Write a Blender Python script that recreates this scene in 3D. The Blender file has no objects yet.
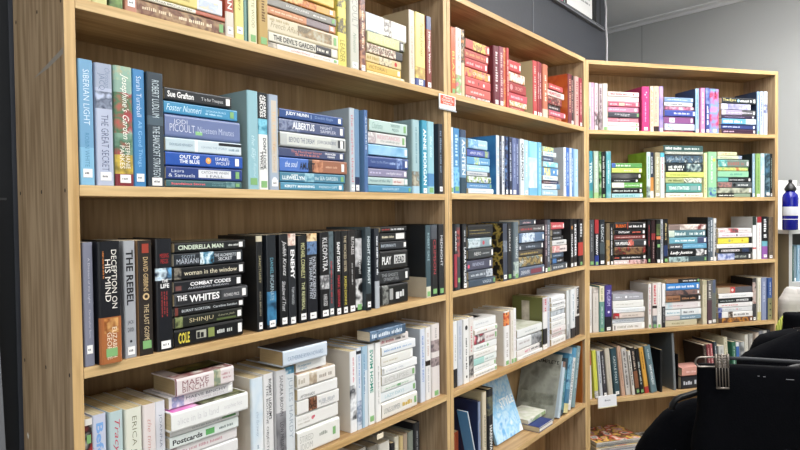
import bpy, math, random, colorsys
from mathutils import Matrix, Vector
sc = bpy.context.scene
COL = sc.collection

# ------------------------------------------------------------------ camera
F_PX, PITCH, ROLL, CAM_H = 616.56, 0.02293, -0.01193, 1.30
fw = Vector((0, math.cos(PITCH), -math.sin(PITCH)))
up0 = Vector((0, math.sin(PITCH), math.cos(PITCH)))
rt0 = Vector((1, 0, 0))
cr, sr = math.cos(ROLL), math.sin(ROLL)
RT = rt0*cr + up0*sr
UP = rt0*(-sr) + up0*cr
CAM = Vector((0, 0, CAM_H))
cd = bpy.data.cameras.new('camera'); cam = bpy.data.objects.new('camera', cd); COL.objects.link(cam)
cd.sensor_width = 36; cd.lens = F_PX/800*36; cd.clip_start = 0.02
m = Matrix((RT, UP, -fw)).transposed().to_4x4(); m.translation = CAM
cam.matrix_world = m
sc.camera = cam

def ray(x, y):
    return (fw*F_PX + RT*(x-400) + UP*(225-y)).normalized()
def at_depth(x, y, Y):
    """world point seen at a pixel of the photograph, Y metres ahead of the lens"""
    d = ray(x, y); return CAM + d*(Y/d.y)

# ------------------------------------------------------------------ materials
def lin(h):
    h = h.strip().lstrip('#')
    if len(h) == 3: h = ''.join(c*2 for c in h)
    o = []
    for i in (0, 2, 4):
        c = int(h[i:i+2], 16)/255
        o.append(c/12.92 if c <= .04045 else ((c+.055)/1.055)**2.4)
    return o
MC = {}
def mat(name, col, rough=.5, spec=.5, metal=0.0, bump=None, key=None):
    k = key or (name, col, rough)
    if k in MC: return MC[k]
    mt = bpy.data.materials.new(name); mt.use_nodes = True
    b = mt.node_tree.nodes['Principled BSDF']
    c = lin(col) if isinstance(col, str) else col
    b.inputs['Base Color'].default_value = (*c, 1)
    b.inputs['Roughness'].default_value = rough
    b.inputs['Specular IOR Level'].default_value = spec
    b.inputs['Metallic'].default_value = metal
    if bump:
        nt = mt.node_tree
        tc = nt.nodes.new('ShaderNodeTexCoord'); n = nt.nodes.new('ShaderNodeTexNoise'); bp = nt.nodes.new('ShaderNodeBump')
        n.inputs['Scale'].default_value = bump[0]; bp.inputs['Strength'].default_value = bump[1]; bp.inputs['Distance'].default_value = .002
        nt.links.new(tc.outputs['Object'], n.inputs['Vector']); nt.links.new(n.outputs['Fac'], bp.inputs['Height']); nt.links.new(bp.outputs['Normal'], b.inputs['Normal'])
    MC[k] = mt
    return mt
def soft(col):
    c = lin(col); y = .3*c[0]+.6*c[1]+.1*c[2]; return [(.9*v+.1*y)*.92 for v in c]
def cover(col): return mat('book_cover', soft(col), .32, .5, key=('cover', col))
def ink(col): return mat('ink', col, .4, .4)
def art(cols, scale=30, seed=0, stretch=(1, 1, 1)):
    """printed picture: several inks in noise patches"""
    k = ('art', tuple(cols), scale, seed, stretch)
    if k in MC: return MC[k]
    mt = bpy.data.materials.new('cover_art'); mt.use_nodes = True; nt = mt.node_tree
    b = nt.nodes['Principled BSDF']; b.inputs['Roughness'].default_value = .33
    tc = nt.nodes.new('ShaderNodeTexCoord'); mp = nt.nodes.new('ShaderNodeMapping'); n = nt.nodes.new('ShaderNodeTexNoise'); r = nt.nodes.new('ShaderNodeValToRGB')
    mp.inputs['Location'].default_value = (seed*3.7, seed*1.3, seed*2.1)
    mp.inputs['Scale'].default_value = stretch
    n.inputs['Scale'].default_value = scale; n.inputs['Detail'].default_value = 2.5
    nt.links.new(tc.outputs['Object'], mp.inputs['Vector']); nt.links.new(mp.outputs['Vector'], n.inputs['Vector'])
    nt.links.new(n.outputs['Fac'], r.inputs['Fac']); nt.links.new(r.outputs['Color'], b.inputs['Base Color'])
    e = r.color_ramp.elements
    N = len(cols)
    while len(e) < N: e.new(.5)
    for i, c in enumerate(cols):
        e[i].position = .5 if N == 1 else .33 + .34*i/(N-1)
        e[i].color = (*lin(c), 1)
    MC[k] = mt
    return mt
def pages_mat(col, axis):
    """paper block: fine lines of the leaves across the given axis"""
    k = ('pages', col, axis)
    if k in MC: return MC[k]
    mt = bpy.data.materials.new('book_pages'); mt.use_nodes = True; nt = mt.node_tree
    b = nt.nodes['Principled BSDF']; b.inputs['Roughness'].default_value = .85; b.inputs['Specular IOR Level'].default_value = .1
    tc = nt.nodes.new('ShaderNodeTexCoord'); mp = nt.nodes.new('ShaderNodeMapping'); n = nt.nodes.new('ShaderNodeTexNoise'); r = nt.nodes.new('ShaderNodeValToRGB')
    mp.inputs['Scale'].default_value = (900, 2, 2) if axis == 'x' else (2, 2, 900)
    n.inputs['Scale'].default_value = 1; n.inputs['Detail'].default_value = 2
    nt.links.new(tc.outputs['Object'], mp.inputs['Vector']); nt.links.new(mp.outputs['Vector'], n.inputs['Vector'])
    nt.links.new(n.outputs['Fac'], r.inputs['Fac']); nt.links.new(r.outputs['Color'], b.inputs['Base Color'])
    c = lin(col); e = r.color_ramp.elements
    e[0].position = .3; e[0].color = (*[v*.72 for v in c], 1); e[1].position = .65; e[1].color = (*c, 1)
    MC[k] = mt
    return mt
def wood(name, c1, c2, c3, axis='z', scale=1.0, rough=.5, line=(.80, .77, .73)):
    """pine / oak board: long grain along the axis with darker lines"""
    k = ('wood', name, axis)
    if k in MC: return MC[k]
    mt = bpy.data.materials.new(name); mt.use_nodes = True; nt = mt.node_tree; L = nt.links.new
    b = nt.nodes['Principled BSDF']; b.inputs['Roughness'].default_value = rough; b.inputs['Specular IOR Level'].default_value = .3
    tc = nt.nodes.new('ShaderNodeTexCoord'); mp = nt.nodes.new('ShaderNodeMapping')
    s = {'x': (1.2, 22, 22), 'y': (22, 1.2, 22), 'z': (22, 22, 1.2)}[axis]
    mp.inputs['Scale'].default_value = tuple(v*scale for v in s)
    n1 = nt.nodes.new('ShaderNodeTexNoise'); n1.inputs['Scale'].default_value = 1.0; n1.inputs['Detail'].default_value = 3; n1.inputs['Distortion'].default_value = .6
    mp2 = nt.nodes.new('ShaderNodeMapping'); mp2.inputs['Scale'].default_value = tuple(v*scale*5.5 for v in s)
    n2 = nt.nodes.new('ShaderNodeTexNoise'); n2.inputs['Scale'].default_value = 1.0; n2.inputs['Detail'].default_value = 2
    r1 = nt.nodes.new('ShaderNodeValToRGB'); r2 = nt.nodes.new('ShaderNodeValToRGB')
    mx = nt.nodes.new('ShaderNodeMix'); mx.data_type = 'RGBA'; mx.blend_type = 'MULTIPLY'; mx.inputs[0].default_value = 1.0
    L(tc.outputs['Object'], mp.inputs['Vector']); L(tc.outputs['Object'], mp2.inputs['Vector'])
    L(mp.outputs['Vector'], n1.inputs['Vector']); L(mp2.outputs['Vector'], n2.inputs['Vector'])
    L(n1.outputs['Fac'], r1.inputs['Fac']); L(n2.outputs['Fac'], r2.inputs['Fac'])
    e = r1.color_ramp.elements; e.new(.5)
    for i, (p, c) in enumerate(((.30, c1), (.48, c2), (.68, c3))): e[i].position = p; e[i].color = (*lin(c), 1)
    e = r2.color_ramp.elements; e[0].position = .36; e[0].color = (*line, 1); e[1].position = .6; e[1].color = (1, 1, 1, 1)
    L(r1.outputs['Color'], mx.inputs[6]); L(r2.outputs['Color'], mx.inputs[7]); L(mx.outputs[2], b.inputs['Base Color'])
    bp = nt.nodes.new('ShaderNodeBump'); bp.inputs['Strength'].default_value = .12; bp.inputs['Distance'].default_value = .001
    L(n2.outputs['Fac'], bp.inputs['Height']); L(bp.outputs['Normal'], b.inputs['Normal'])
    MC[k] = mt
    return mt
W_EDGE = lambda ax: wood('pine_edge', 'bd9a66', 'd0b07e', 'dabf90', ax)
W_BOARD = lambda ax: wood('oak_board', '9f7f57', 'b39267', 'c0a075', ax)
W_SIDE = lambda ax: wood('pine_side', '9c8564', 'b0987a', 'baa384', ax, line=(.66, .62, .57))

# ------------------------------------------------------------------ object helpers
def mesh_obj(name, verts, faces, mats, midx=None, parent=None, smooth=False):
    me = bpy.data.meshes.new(name); me.from_pydata([tuple(v) for v in verts], [], faces)
    for x in mats: me.materials.append(x)
    if midx: me.polygons.foreach_set('material_index', midx)
    if smooth: me.polygons.foreach_set('use_smooth', [True]*len(me.polygons))
    me.update()
    o = bpy.data.objects.new(name, me); COL.objects.link(o)
    if parent: o.parent = parent
    return o
class MB:
    """collects quads with materials, then links ONE mesh object"""
    def __init__(s): s.v = []; s.f = []; s.m = []; s.mats = []
    def mi(s, mt):
        if mt not in s.mats: s.mats.append(mt)
        return s.mats.index(mt)
    def face(s, pts, mt):
        n = len(s.v); s.v += [tuple(p) for p in pts]; s.f.append(tuple(range(n, n+len(pts)))); s.m.append(s.mi(mt))
    def box(s, x0, x1, y0, y1, z0, z1, mt, front=None, bev=0.0):
        c = [(x0, y0, z0), (x1, y0, z0), (x1, y1, z0), (x0, y1, z0), (x0, y0, z1), (x1, y0, z1), (x1, y1, z1), (x0, y1, z1)]
        n = len(s.v); s.v += c; k = s.mi(mt); kf = s.mi(front) if front else k
        for q, kk in (((0, 3, 2, 1), k), ((4, 5, 6, 7), k), ((0, 1, 5, 4), kf), ((1, 2, 6, 5), k), ((2, 3, 7, 6), k), ((3, 0, 4, 7), k)):
            s.f.append(tuple(n+i for i in q)); s.m.append(kk)
    def prism(s, poly, a, b, mt, axis='y'):
        """extrude a closed 2D outline between a and b along an axis"""
        def P(p, t): return {'y': (p[0], t, p[1]), 'x': (t, p[0], p[1]), 'z': (p[0], p[1], t)}[axis]
        n = len(s.v); N = len(poly); k = s.mi(mt)
        s.v += [P(p, a) for p in poly] + [P(p, b) for p in poly]
        s.f.append(tuple(range(n, n+N))); s.m.append(k)
        s.f.append(tuple(range(n+2*N-1, n+N-1, -1))); s.m.append(k)
        for i in range(N):
            j = (i+1) % N; s.f.append((n+i, n+j, n+N+j, n+N+i)); s.m.append(k)
    def lathe(s, prof, mt, seg=24, c=(0, 0, 0)):
        n = len(s.v); k = s.mi(mt)
        for r, z in prof:
            for i in range(seg):
                a = 2*math.pi*i/seg; s.v.append((c[0]+r*math.cos(a), c[1]+r*math.sin(a), c[2]+z))
        for j in range(len(prof)-1):
            for i in range(seg):
                i2 = (i+1) % seg
                s.f.append((n+j*seg+i, n+j*seg+i2, n+(j+1)*seg+i2, n+(j+1)*seg+i)); s.m.append(k)
        s.f.append(tuple(n+i for i in range(seg-1, -1, -1))); s.m.append(k)
        s.f.append(tuple(n+(len(prof)-1)*seg+i for i in range(seg))); s.m.append(k)
    def tube(s, pts, r, mt, seg=8):
        n = len(s.v); k = s.mi(mt); pts = [Vector(p) for p in pts]; N = len(pts)
        for i, p in enumerate(pts):
            t = (pts[min(i+1, N-1)]-pts[max(i-1, 0)]).normalized()
            a = t.orthogonal() if i == 0 else (a - t*a.dot(t))
            a = a.normalized(); b = t.cross(a)
            for j in range(seg):
                w = 2*math.pi*j/seg; s.v.append(tuple(p + a*(r*math.cos(w)) + b*(r*math.sin(w))))
        for i in range(N-1):
            for j in range(seg):
                j2 = (j+1) % seg
                s.f.append((n+i*seg+j, n+i*seg+j2, n+(i+1)*seg+j2, n+(i+1)*seg+j)); s.m.append(k)
        s.f.append(tuple(n+j for j in range(seg-1, -1, -1))); s.m.append(k)
        s.f.append(tuple(n+(N-1)*seg+j for j in range(seg))); s.m.append(k)
    def build(s, name, parent=None, smooth=False): return mesh_obj(name, s.v, s.f, s.mats, s.m, parent, smooth)
def empty(name, loc, rz=0.0, ry=0.0, rx=0.0):
    o = bpy.data.objects.new(name, None); COL.objects.link(o); o.empty_display_size = .05
    o.location = loc; o.rotation_euler = (rx, ry, rz); return o
def tag(o, label=None, cat=None, group=None, kind=None):
    if label: o['label'] = label
    if cat: o['category'] = cat
    if group: o['group'] = group
    if kind: o['kind'] = kind
    return o
def bevel(o, w, seg=2):
    md = o.modifiers.new('bevel', 'BEVEL'); md.width = w; md.segments = seg; md.limit_method = 'ANGLE'; return o

# ------------------------------------------------------------------ lettering
TX = {}
def text_mesh(s, bold=0.0, shear=0.0):
    k = (s, bold, shear)
    if k in TX: return TX[k]
    cu = bpy.data.curves.new('lettering', 'FONT'); cu.body = s; cu.resolution_u = 2; cu.offset = bold; cu.shear = shear
    o = bpy.data.objects.new('lettering', cu); COL.objects.link(o)
    dg = bpy.context.evaluated_depsgraph_get()
    me = bpy.data.meshes.new_from_object(o.evaluated_get(dg))
    vs = [(v.co.x, v.co.y) for v in me.vertices]; fs = [tuple(p.vertices) for p in me.polygons]
    bpy.data.objects.remove(o); bpy.data.curves.remove(cu); bpy.data.meshes.remove(me)
    if vs:
        x0 = min(v[0] for v in vs); x1 = max(v[0] for v in vs); y0 = min(v[1] for v in vs); y1 = max(v[1] for v in vs)
        w, h = max(x1-x0, 1e-6), max(y1-y0, 1e-6)
        vs = [((x-x0)/w, (y-y0)/h) for x, y in vs]
    else: w = h = 1
    TX[k] = (vs, fs, w/h)
    return TX[k]
def put_text(mb, s, P, a0, a1, b0, b1, q, mt, bold=.012, shear=0.0):
    """fit lettering into the box a0..a1 (reading direction) x b0..b1 (upwards) at offset q of the mapping P"""
    vs, fs, asp = text_mesh(s, bold, shear)
    n = len(mb.v); k = mb.mi(mt)
    mb.v += [tuple(P(a0+(a1-a0)*x, b0+(b1-b0)*y, q)) for x, y in vs]
    mb.f += [tuple(n+i for i in f) for f in fs]; mb.m += [k]*len(fs)
def put_marks(mb, P, a0, a1, b0, b1, q, mt, rng):
    """print too small to read: rows of little strokes the size of letters"""
    h = b1-b0; w = abs(h)*.62; x = a0; left = rng.randint(3, 7)
    while x + w*.8 < a1:
        if left == 0:
            x += w*.9; left = rng.randint(3, 8); continue
        hh = h*rng.uniform(.62, 1.0); ww = w*rng.uniform(.5, .85)
        mb.face([P(x, b0, q), P(x+ww, b0, q), P(x+ww, b0+hh, q), P(x, b0+hh, q)], mt)
        x += w; left -= 1
# ------------------------------------------------------------------ bookcase frames (front plane of each case)
T_B = .018
A_ANG, C_ANG = .66497, 1.29707
DEPTH = .198
class Case:
    def __init__(s, ox, oy, ang, width, tops, name):
        s.o = Vector((ox, oy, 0)); s.ang = ang; s.w = width; s.tops = tops; s.name = name
        s.d = Vector((math.sin(ang), math.cos(ang), 0)); s.n = Vector((-math.cos(ang), math.sin(ang), 0))
        s.rz = math.pi/2 - ang
    def world(s, u, v, z): return s.o + s.d*u + s.n*v + Vector((0, 0, z))
    def hit(s, x, y, v):
        r = ray(x, y); t = (s.o + s.n*v - CAM).dot(s.n)/r.dot(s.n)
        p = CAM + r*t
        return (p - s.o).dot(s.d), p.z
def project(p):
    q = p - CAM; f = q.dot(fw)
    return 400 + q.dot(RT)/f*F_PX, 225 - q.dot(UP)/f*F_PX
Z2 = CAM_H + .0495
def tops(dz): return {i: Z2 + (2-i)*.30 + dz.get(i, 0) for i in range(0, 7)}
dA = Vector((math.sin(A_ANG), math.cos(A_ANG), 0))
oA = Vector((-.51682, .99628, 0)); oB = oA + dA*(1.05477+.03729)
CA = Case(oA.x, oA.y, A_ANG, 1.05477, tops({2: -.0015, 3: .001, 4: .001}), 'end')
CB = Case(oB.x, oB.y, A_ANG, 1.0443, tops({0: .003, 1: .003, 2: .002, 3: .004}), 'middle')
CC = Case(.83174, 2.70575, C_ANG, 1.02063, tops({1: -.004, 2: -.004, 3: -.003, 4: -.001}), 'corner')

# ------------------------------------------------------------------ books
STICK = {'w': mat('white_price_sticker', 'f4f4f2', .5), 'g': mat('green_price_sticker', '7fb072', .5)}
TXT_DARK = mat('sticker_print', '6a6a70', .6)
PAGES = ['d0bf9e', 'd8ccb0', 'c6b28c', 'ddd2ba']
ORD = ['', 'first', 'second', 'third', 'fourth', 'fifth', 'sixth', 'seventh', 'eighth', 'ninth', 'tenth', 'eleventh', 'twelfth', 'thirteenth', 'fourteenth', 'fifteenth',
       'sixteenth', 'seventeenth', 'eighteenth', 'nineteenth', 'twentieth', 'twenty-first', 'twenty-second', 'twenty-third', 'twenty-fourth', 'twenty-fifth',
       'twenty-sixth', 'twenty-seventh', 'twenty-eighth', 'twenty-ninth', 'thirtieth', 'thirty-first', 'thirty-second']
def colour_word(h):
    h = h.strip().lstrip('#')
    if len(h) == 3: h = ''.join(c*2 for c in h)
    r, g, b = [int(h[i:i+2], 16)/255 for i in (0, 2, 4)]
    hu, s, v = colorsys.rgb_to_hsv(r, g, b); hu *= 360
    if v < .24: return 'black'
    if s < .10: return 'white' if v > .84 else 'pale grey' if v > .66 else 'grey' if v > .38 else 'charcoal'
    if v < .40 and s < .35: return 'charcoal' if v < .34 else 'dark grey'
    if hu < 16 or hu >= 345: base = 'red' if s > .45 else 'pink'
    elif hu < 42: base = ('orange' if s > .62 and v > .7 else 'brown' if v < .62 else 'tan' if s > .22 else 'cream')
    elif hu < 68: base = 'yellow' if s > .35 and v > .6 else 'olive' if v < .6 else 'cream'
    elif hu < 160: base = 'green'
    elif hu < 195: base = 'teal'
    elif hu < 252: base = 'blue'
    elif hu < 290: base = 'purple'
    else: base = 'magenta' if s > .6 else 'pink' if v > .6 else 'plum'
    if base in ('cream', 'tan', 'brown', 'olive', 'magenta', 'plum'): return base
    if v < .5: return 'dark ' + base
    if s < .28 and v > .6: return 'pale ' + base
    if s > .6 and v > .7: return 'bright ' + base
    return base

def build_book(case, kind, L, T, D, loc, col, feats, axis, seed, ry=0.0, hard=False, name=None, rx=0.0, rzo=0.0):
    """kind U: standing, spine to the room; F: lying flat.  Root Empty > cover, page_block, price_sticker"""
    rng = random.Random(seed)
    root = empty(name or ('hardback' if hard else 'paperback'), loc, case.rz + rzo, ry, rx)
    if kind == 'U': P = lambda s, t, q: (t - T/2, q, L - s)
    else: P = lambda s, t, q: (s - L/2, q, t)
    mb = MB()
    c = .0022 if hard else .0009
    c = min(c, T*.2)
    r = min(.0048 if hard else .0026, T*.26)
    kcol = next((f[1] for f in feats if f[0] == 'K'), col)
    mk, ms = cover(kcol), cover(col)
    # sweep sections
    segs = []
    for f in feats:
        if f[0] == 'B' and len(f) < 5: segs.append((float(f[1])*L, float(f[2])*L, cover(f[3])))
        if f[0] == 'A' and len(f) < 6: segs.append((float(f[1])*L, float(f[2])*L, art(f[3].split(','), float(f[4]) if len(f) > 4 else 30, seed % 17)))
    cuts = sorted({0.0, L} | {max(0, min(L, x)) for a in segs for x in a[:2]})
    outer = [(0, D), (0, r)] + [(r-r*math.cos(a), r-r*math.sin(a)) for a in (.52, 1.05)] + [(r, 0), (T-r, 0)] + [(T-r+r*math.sin(a), r-r*math.cos(a)) for a in (.52, 1.05)] + [(T, r), (T, D)]
    inner = [(c, D)] + [(c, max(r, c))]*3 + [(max(r, c), c), (min(T-r, T-c), c)] + [(T-c, max(r, c))]*3 + [(T-c, D)]
    N = len(outer)
    for i in range(len(cuts)-1):
        s0, s1 = cuts[i], cuts[i+1]
        mm = ms; mid = (s0+s1)/2
        for a in segs:
            if a[0] <= mid <= a[1]: mm = a[2]
        for j in range(N-1):
            a, b = outer[j], outer[j+1]
            mb.face([P(s0, *a), P(s0, *b), P(s1, *b), P(s1, *a)], mk if j in (0, N-2) else mm)
    for s in (0, L):
        for j in range(N-1):
            mb.face([P(s, *outer[j]), P(s, *outer[j+1]), P(s, *inner[j+1]), P(s, *inner[j])], mk)
    for j in range(N-1):
        mb.face([P(0, *inner[j]), P(0, *inner[j+1]), P(L, *inner[j+1]), P(L, *inner[j])], mk)
    for j in (0, N-1):
        mb.face([P(0, *outer[j]), P(L, *outer[j]), P(L, *inner[j]), P(0, *inner[j])], mk)
    q1, q2 = -.00012, -.00025
    tl, th = r*.85, T-r*.85
    W = th-tl
    stickers = []
    for f in feats:
        k = f[0]
        if k == 'B' and len(f) >= 5:
            a, b = float(f[4].split(',')[0]), float(f[4].split(',')[1])
            mb.face([P(float(f[1])*L, tl+W*a, q1), P(float(f[2])*L, tl+W*a, q1), P(float(f[2])*L, tl+W*b, q1), P(float(f[1])*L, tl+W*b, q1)], cover(f[3]))
        elif k == 'A' and len(f) >= 6:
            a, b = float(f[5].split(',')[0]), float(f[5].split(',')[1])
            mb.face([P(float(f[1])*L, tl+W*a, q1), P(float(f[2])*L, tl+W*a, q1), P(float(f[2])*L, tl+W*b, q1), P(float(f[1])*L, tl+W*b, q1)], art(f[3].split(','), float(f[4]), seed % 17))
        elif k == 'T':
            tx, s0, s1, cc, hh, co = f[1], float(f[2]), float(f[3]), float(f[4]), float(f[5]), f[6]
            fl = f[7] if len(f) > 7 else ''
            b = .026 if 'b' in fl else (-.012 if 't' in fl else -.002); hh *= 1.0; dl = (s1-s0)*.02; s0 += dl; s1 -= dl
            sh = .35 if 'i' in fl else 0
            if 'x' in fl:      # set across the spine
                P2 = lambda a, bb, q: P(-bb, a, q)
                put_text(mb, tx, P2, tl+W*(cc-hh/2), tl+W*(cc+hh/2), -s1*L, -s0*L, q2, ink(co), b, sh)
            else:
                put_text(mb, tx, P, s0*L, s1*L, tl+W*(cc-hh/2), tl+W*(cc+hh/2), q2, ink(co), b, sh)
        elif k == 'M':
            s0, s1, cc, hh, co = float(f[1]), float(f[2]), float(f[3]), float(f[4]), f[5]
            put_marks(mb, P, s0*L, s1*L, tl+W*(cc-hh/2), tl+W*(cc+hh/2), q2, ink(co), rng)
        elif k == 'D':
            s0, cc, rr, co = float(f[1])*L, tl+W*float(f[2]), float(f[3])*W, f[4]
            mb.face([P(s0+rr*math.cos(a*.524), cc+rr*math.sin(a*.524), q2) for a in range(12)], ink(co))
        elif k in 'wg':
            stickers.append((k, float(f[1]) if len(f) > 1 else .92))
        elif k == 'C':     # picture on the front or back cover: C/side/s0/s1/q0/q1/cols/scale
            tt = T+.00015 if f[1] == 'f' else -.00015
            mb.face([P(float(f[2])*L, tt, float(f[4])*D), P(float(f[3])*L, tt, float(f[4])*D), P(float(f[3])*L, tt, float(f[5])*D), P(float(f[2])*L, tt, float(f[5])*D)],
                    art(f[6].split(','), float(f[7]), seed % 17) if ',' in f[6] else cover(f[6]))
        elif k == 'Vf':
            s0, s1, a0, a1 = [float(x) for x in f[2:6]]
            put_text(mb, f[1], lambda a, bb, q: P(-bb, T+.0003, a), a0*D, a1*D, -s1*L, -s0*L, 0, ink(f[6]), .02)
        elif k == 'V':     # lettering on the back (viewer) cover, across the page
            s0, s1, a0, a1 = [float(x) for x in f[2:6]]
            P3 = lambda a, bb, q: P(-bb, -.0003, D-a)
            if kind == 'U' and k == 'V': put_text(mb, f[1], P3, a0*D, a1*D, -s1*L, -s0*L, 0, ink(f[6]), .015)
    mb.build('cover', root)
    # leaves
    g, gf = (.003, .003) if hard else (.0006, .0006)
    pc = next((f[1] for f in feats if f[0] == 'P'), PAGES[seed % 4])
    pb = MB(); lo, hi = P(g, c+.0002, c+.0003), P(L-g, T-c-.0002, D-gf)
    pb.box(min(lo[0], hi[0]), max(lo[0], hi[0]), min(lo[1], hi[1]), max(lo[1], hi[1]), min(lo[2], hi[2]), max(lo[2], hi[2]), pages_mat(pc, axis))
    pb.build('page_block', root)
    for k, s in stickers:
        sl = min(.014, .08*L) if kind == 'U' else .009
        wd = min(W*.76, .019) if kind == 'U' else min(W*.72, .018)
        sb = MB(); c0 = T/2
        a, b2 = P(s*L-sl/2, c0-wd/2, -.0007), P(s*L+sl/2, c0+wd/2, -.0002)
        sb.box(min(a[0], b2[0]), max(a[0], b2[0]), min(a[1], b2[1]), max(a[1], b2[1]), min(a[2], b2[2]), max(a[2], b2[2]), STICK[k])
        if kind == 'U' and L > .17:
            P2 = lambda aa, bb, q: P(-bb, aa, q)
            if k == 'w': put_marks(sb, P2, c0-wd*.32, c0+wd*.3, -s*L-sl*.12, -s*L+sl*.16, -.0008, TXT_DARK, rng)
        sb.build('price_sticker', root)
    return root

LETTER = {'white': 'white', 'black': 'black'}
def auto_label(col, feats, hard, where):
    note = next((f[1] for f in feats if f[0] == 'N'), None)
    kind = 'hardback' if hard else 'paperback'
    if note: return f'{note}, {where}'
    a = next((f for f in feats if f[0] == 'A'), None)
    ti = next((f for f in feats if f[0] == 'T' and 'a' not in (f[7] if len(f) > 7 else '')), None)
    mk = next((f for f in feats if f[0] in 'TM'), None)
    if ti: return f'{colour_word(col)} {kind} lettered {" ".join(ti[1].split()[:3])}, {where}'
    if mk: return f'{colour_word(col)} {kind} with {colour_word(mk[6] if mk[0]=="T" else mk[5])} lettering, {where}'
    if a: return f'{colour_word(col)} {kind} with a picture spine, {where}'
    return f'plain {colour_word(col)} {kind}, {where}'

SEED = [0]
import re
def parse(p):
    k, r = re.match(r'(P\+|[A-Za-z])(?:[ /](.*))?$', p).groups()
    return [k] + (r.split('/') if r else [])
def shelf(case, idx, setback, row, data):
    zt = case.tops[idx] + .0004
    items = []; stack = 0; up = 0
    xl = xref = None
    for line in data.strip().splitlines():
        parts = [p.strip() for p in line.strip().split('|')]
        h = parts[0].split(); feats = [parse(p) for p in parts[1:] if p]
        if h[0] == 'S':
            stack += 1; xl, xref = float(h[1]), float(h[2]); down = 0; continue
        fd = {f[0]: f for f in feats}
        v = setback - (float(fd['P+'][1])/100 if 'P+' in fd else 0)
        it = dict(k=h[0], feats=feats, v=v, col=None, hard='H' in fd, fd=fd)
        if h[0] == 'U':
            x0, x1, yt = map(float, h[1:4]); it['col'] = h[4]; up += 1
            u, _ = case.hit(x0, yt, v)
            for _ in range(3):
                _, yb = project(case.world(u, v, zt)); u, _z = case.hit(x0, (yt+yb)/2, v)
            u1, _z = case.hit(x1, (yt+yb)/2, v)
            z = case.hit(x0, yt, v)[1]
            for _ in range(3):
                xx, _y = project(case.world(u, v, z)); z = case.hit(xx, yt, v)[1]
            lean = float(fd['R'][1]) if 'R' in fd else 0
            if lean:
                u, _ = case.hit(x0, yb, v); u1, _ = case.hit(x1, yb, v)
            it.update(u0=u, u1=u1, z0=zt, z1=z, lean=lean, n=up)
        else:
            y0, xr = float(h[1]), float(h[2]); it['col'] = h[3]; down += 1
            xa = float(fd['L'][1]) if 'L' in fd else xl
            u, _ = case.hit(xa, y0+6, v); u1, _ = case.hit(xr, y0+6, v)
            _, z = case.hit(xref, y0, v)
            it.update(u0=u, u1=u1, z1=z, n=down, st=stack)
        items.append(it)
    # stack heights from the board upwards
    for s in range(1, stack+1):
        st = [i for i in items if i['k'] == 'F' and i['st'] == s]
        z = zt
        for i in reversed(st):
            i['z0'] = z; i['z1'] = max(i['z1'], z+.006); z = i['z1']
    # keep neighbours clear of each other
    for a in range(len(items)):
        for b in range(a+1, len(items)):
            p, q = items[a], items[b]
            if p['k'] == 'U' and q['k'] == 'U' and (b == a+1 or True):
                if p['u1'] + .0003 > q['u0'] and p.get('lean', 0) == 0: q['u0'] = p['u1'] + .0003; q['u1'] = max(q['u1'], q['u0']+.006)
            elif p['k'] == 'U' and q['k'] == 'F':
                if q['z0'] < p['z1'] - .0005: q['u0'] = max(q['u0'], p['u1']+.0006)
            elif p['k'] == 'F' and q['k'] == 'U':
                if p['z0'] < q['z1'] - .0005: p['u1'] = min(p['u1'], q['u0']-.0006)
    for p, q in zip(items, items[1:]):        # a book that leans further than the one it leans on starts clear of it
        if p['k'] == q['k'] == 'U' and q['lean'] < p['lean'] < 0:
            q['u0'] += min(.012, (p['z1']-p['z0'])*(math.tan(math.radians(-q['lean']))-math.tan(math.radians(-p['lean']))))
    lim = case.w - .0008
    for i in reversed([i for i in items if i['k'] == 'U' and not i['lean']]):      # nothing past the end panel
        if i['u1'] > lim: i['u1'] = lim; i['u0'] = min(i['u0'], lim-.0065)
        lim = i['u0'] - .0003
        if all(j['u1'] <= lim for j in items if j is not i and j['k'] == 'U' and j['n'] < i['n']): break
    grp = f"books on the {case.name} bookcase's {row} shelf"
    for i in items:
        SEED[0] += 1; i.update(seed=SEED[0], case=case, row=row, grp=grp)
        # how much of the picture the spine covers
        pts = [project(case.world(u, i['v'], z)) for u in (i['u0'], i['u1']) for z in (i['z0'], i['z1'])]
        xs = [max(0, min(800, p[0])) for p in pts]; ys = [max(0, min(450, p[1])) for p in pts]
        i['area'] = (max(xs)-min(xs))*(abs(ys[0]-ys[1])+abs(ys[2]-ys[3]))/2
        if i['area'] <= 0: continue
        Lh = i['z1']-i['z0'] if i['k'] == 'U' else i['u1']-i['u0']; T = i['u1']-i['u0'] if i['k'] == 'U' else i['z1']-i['z0']
        if T > .033 or (Lh > .218 and T > .016): i['hard'] = True  # hardback set by size alone, tall trade paperbacks included
        BOOKS.append(i)
BOOKS = []
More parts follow.
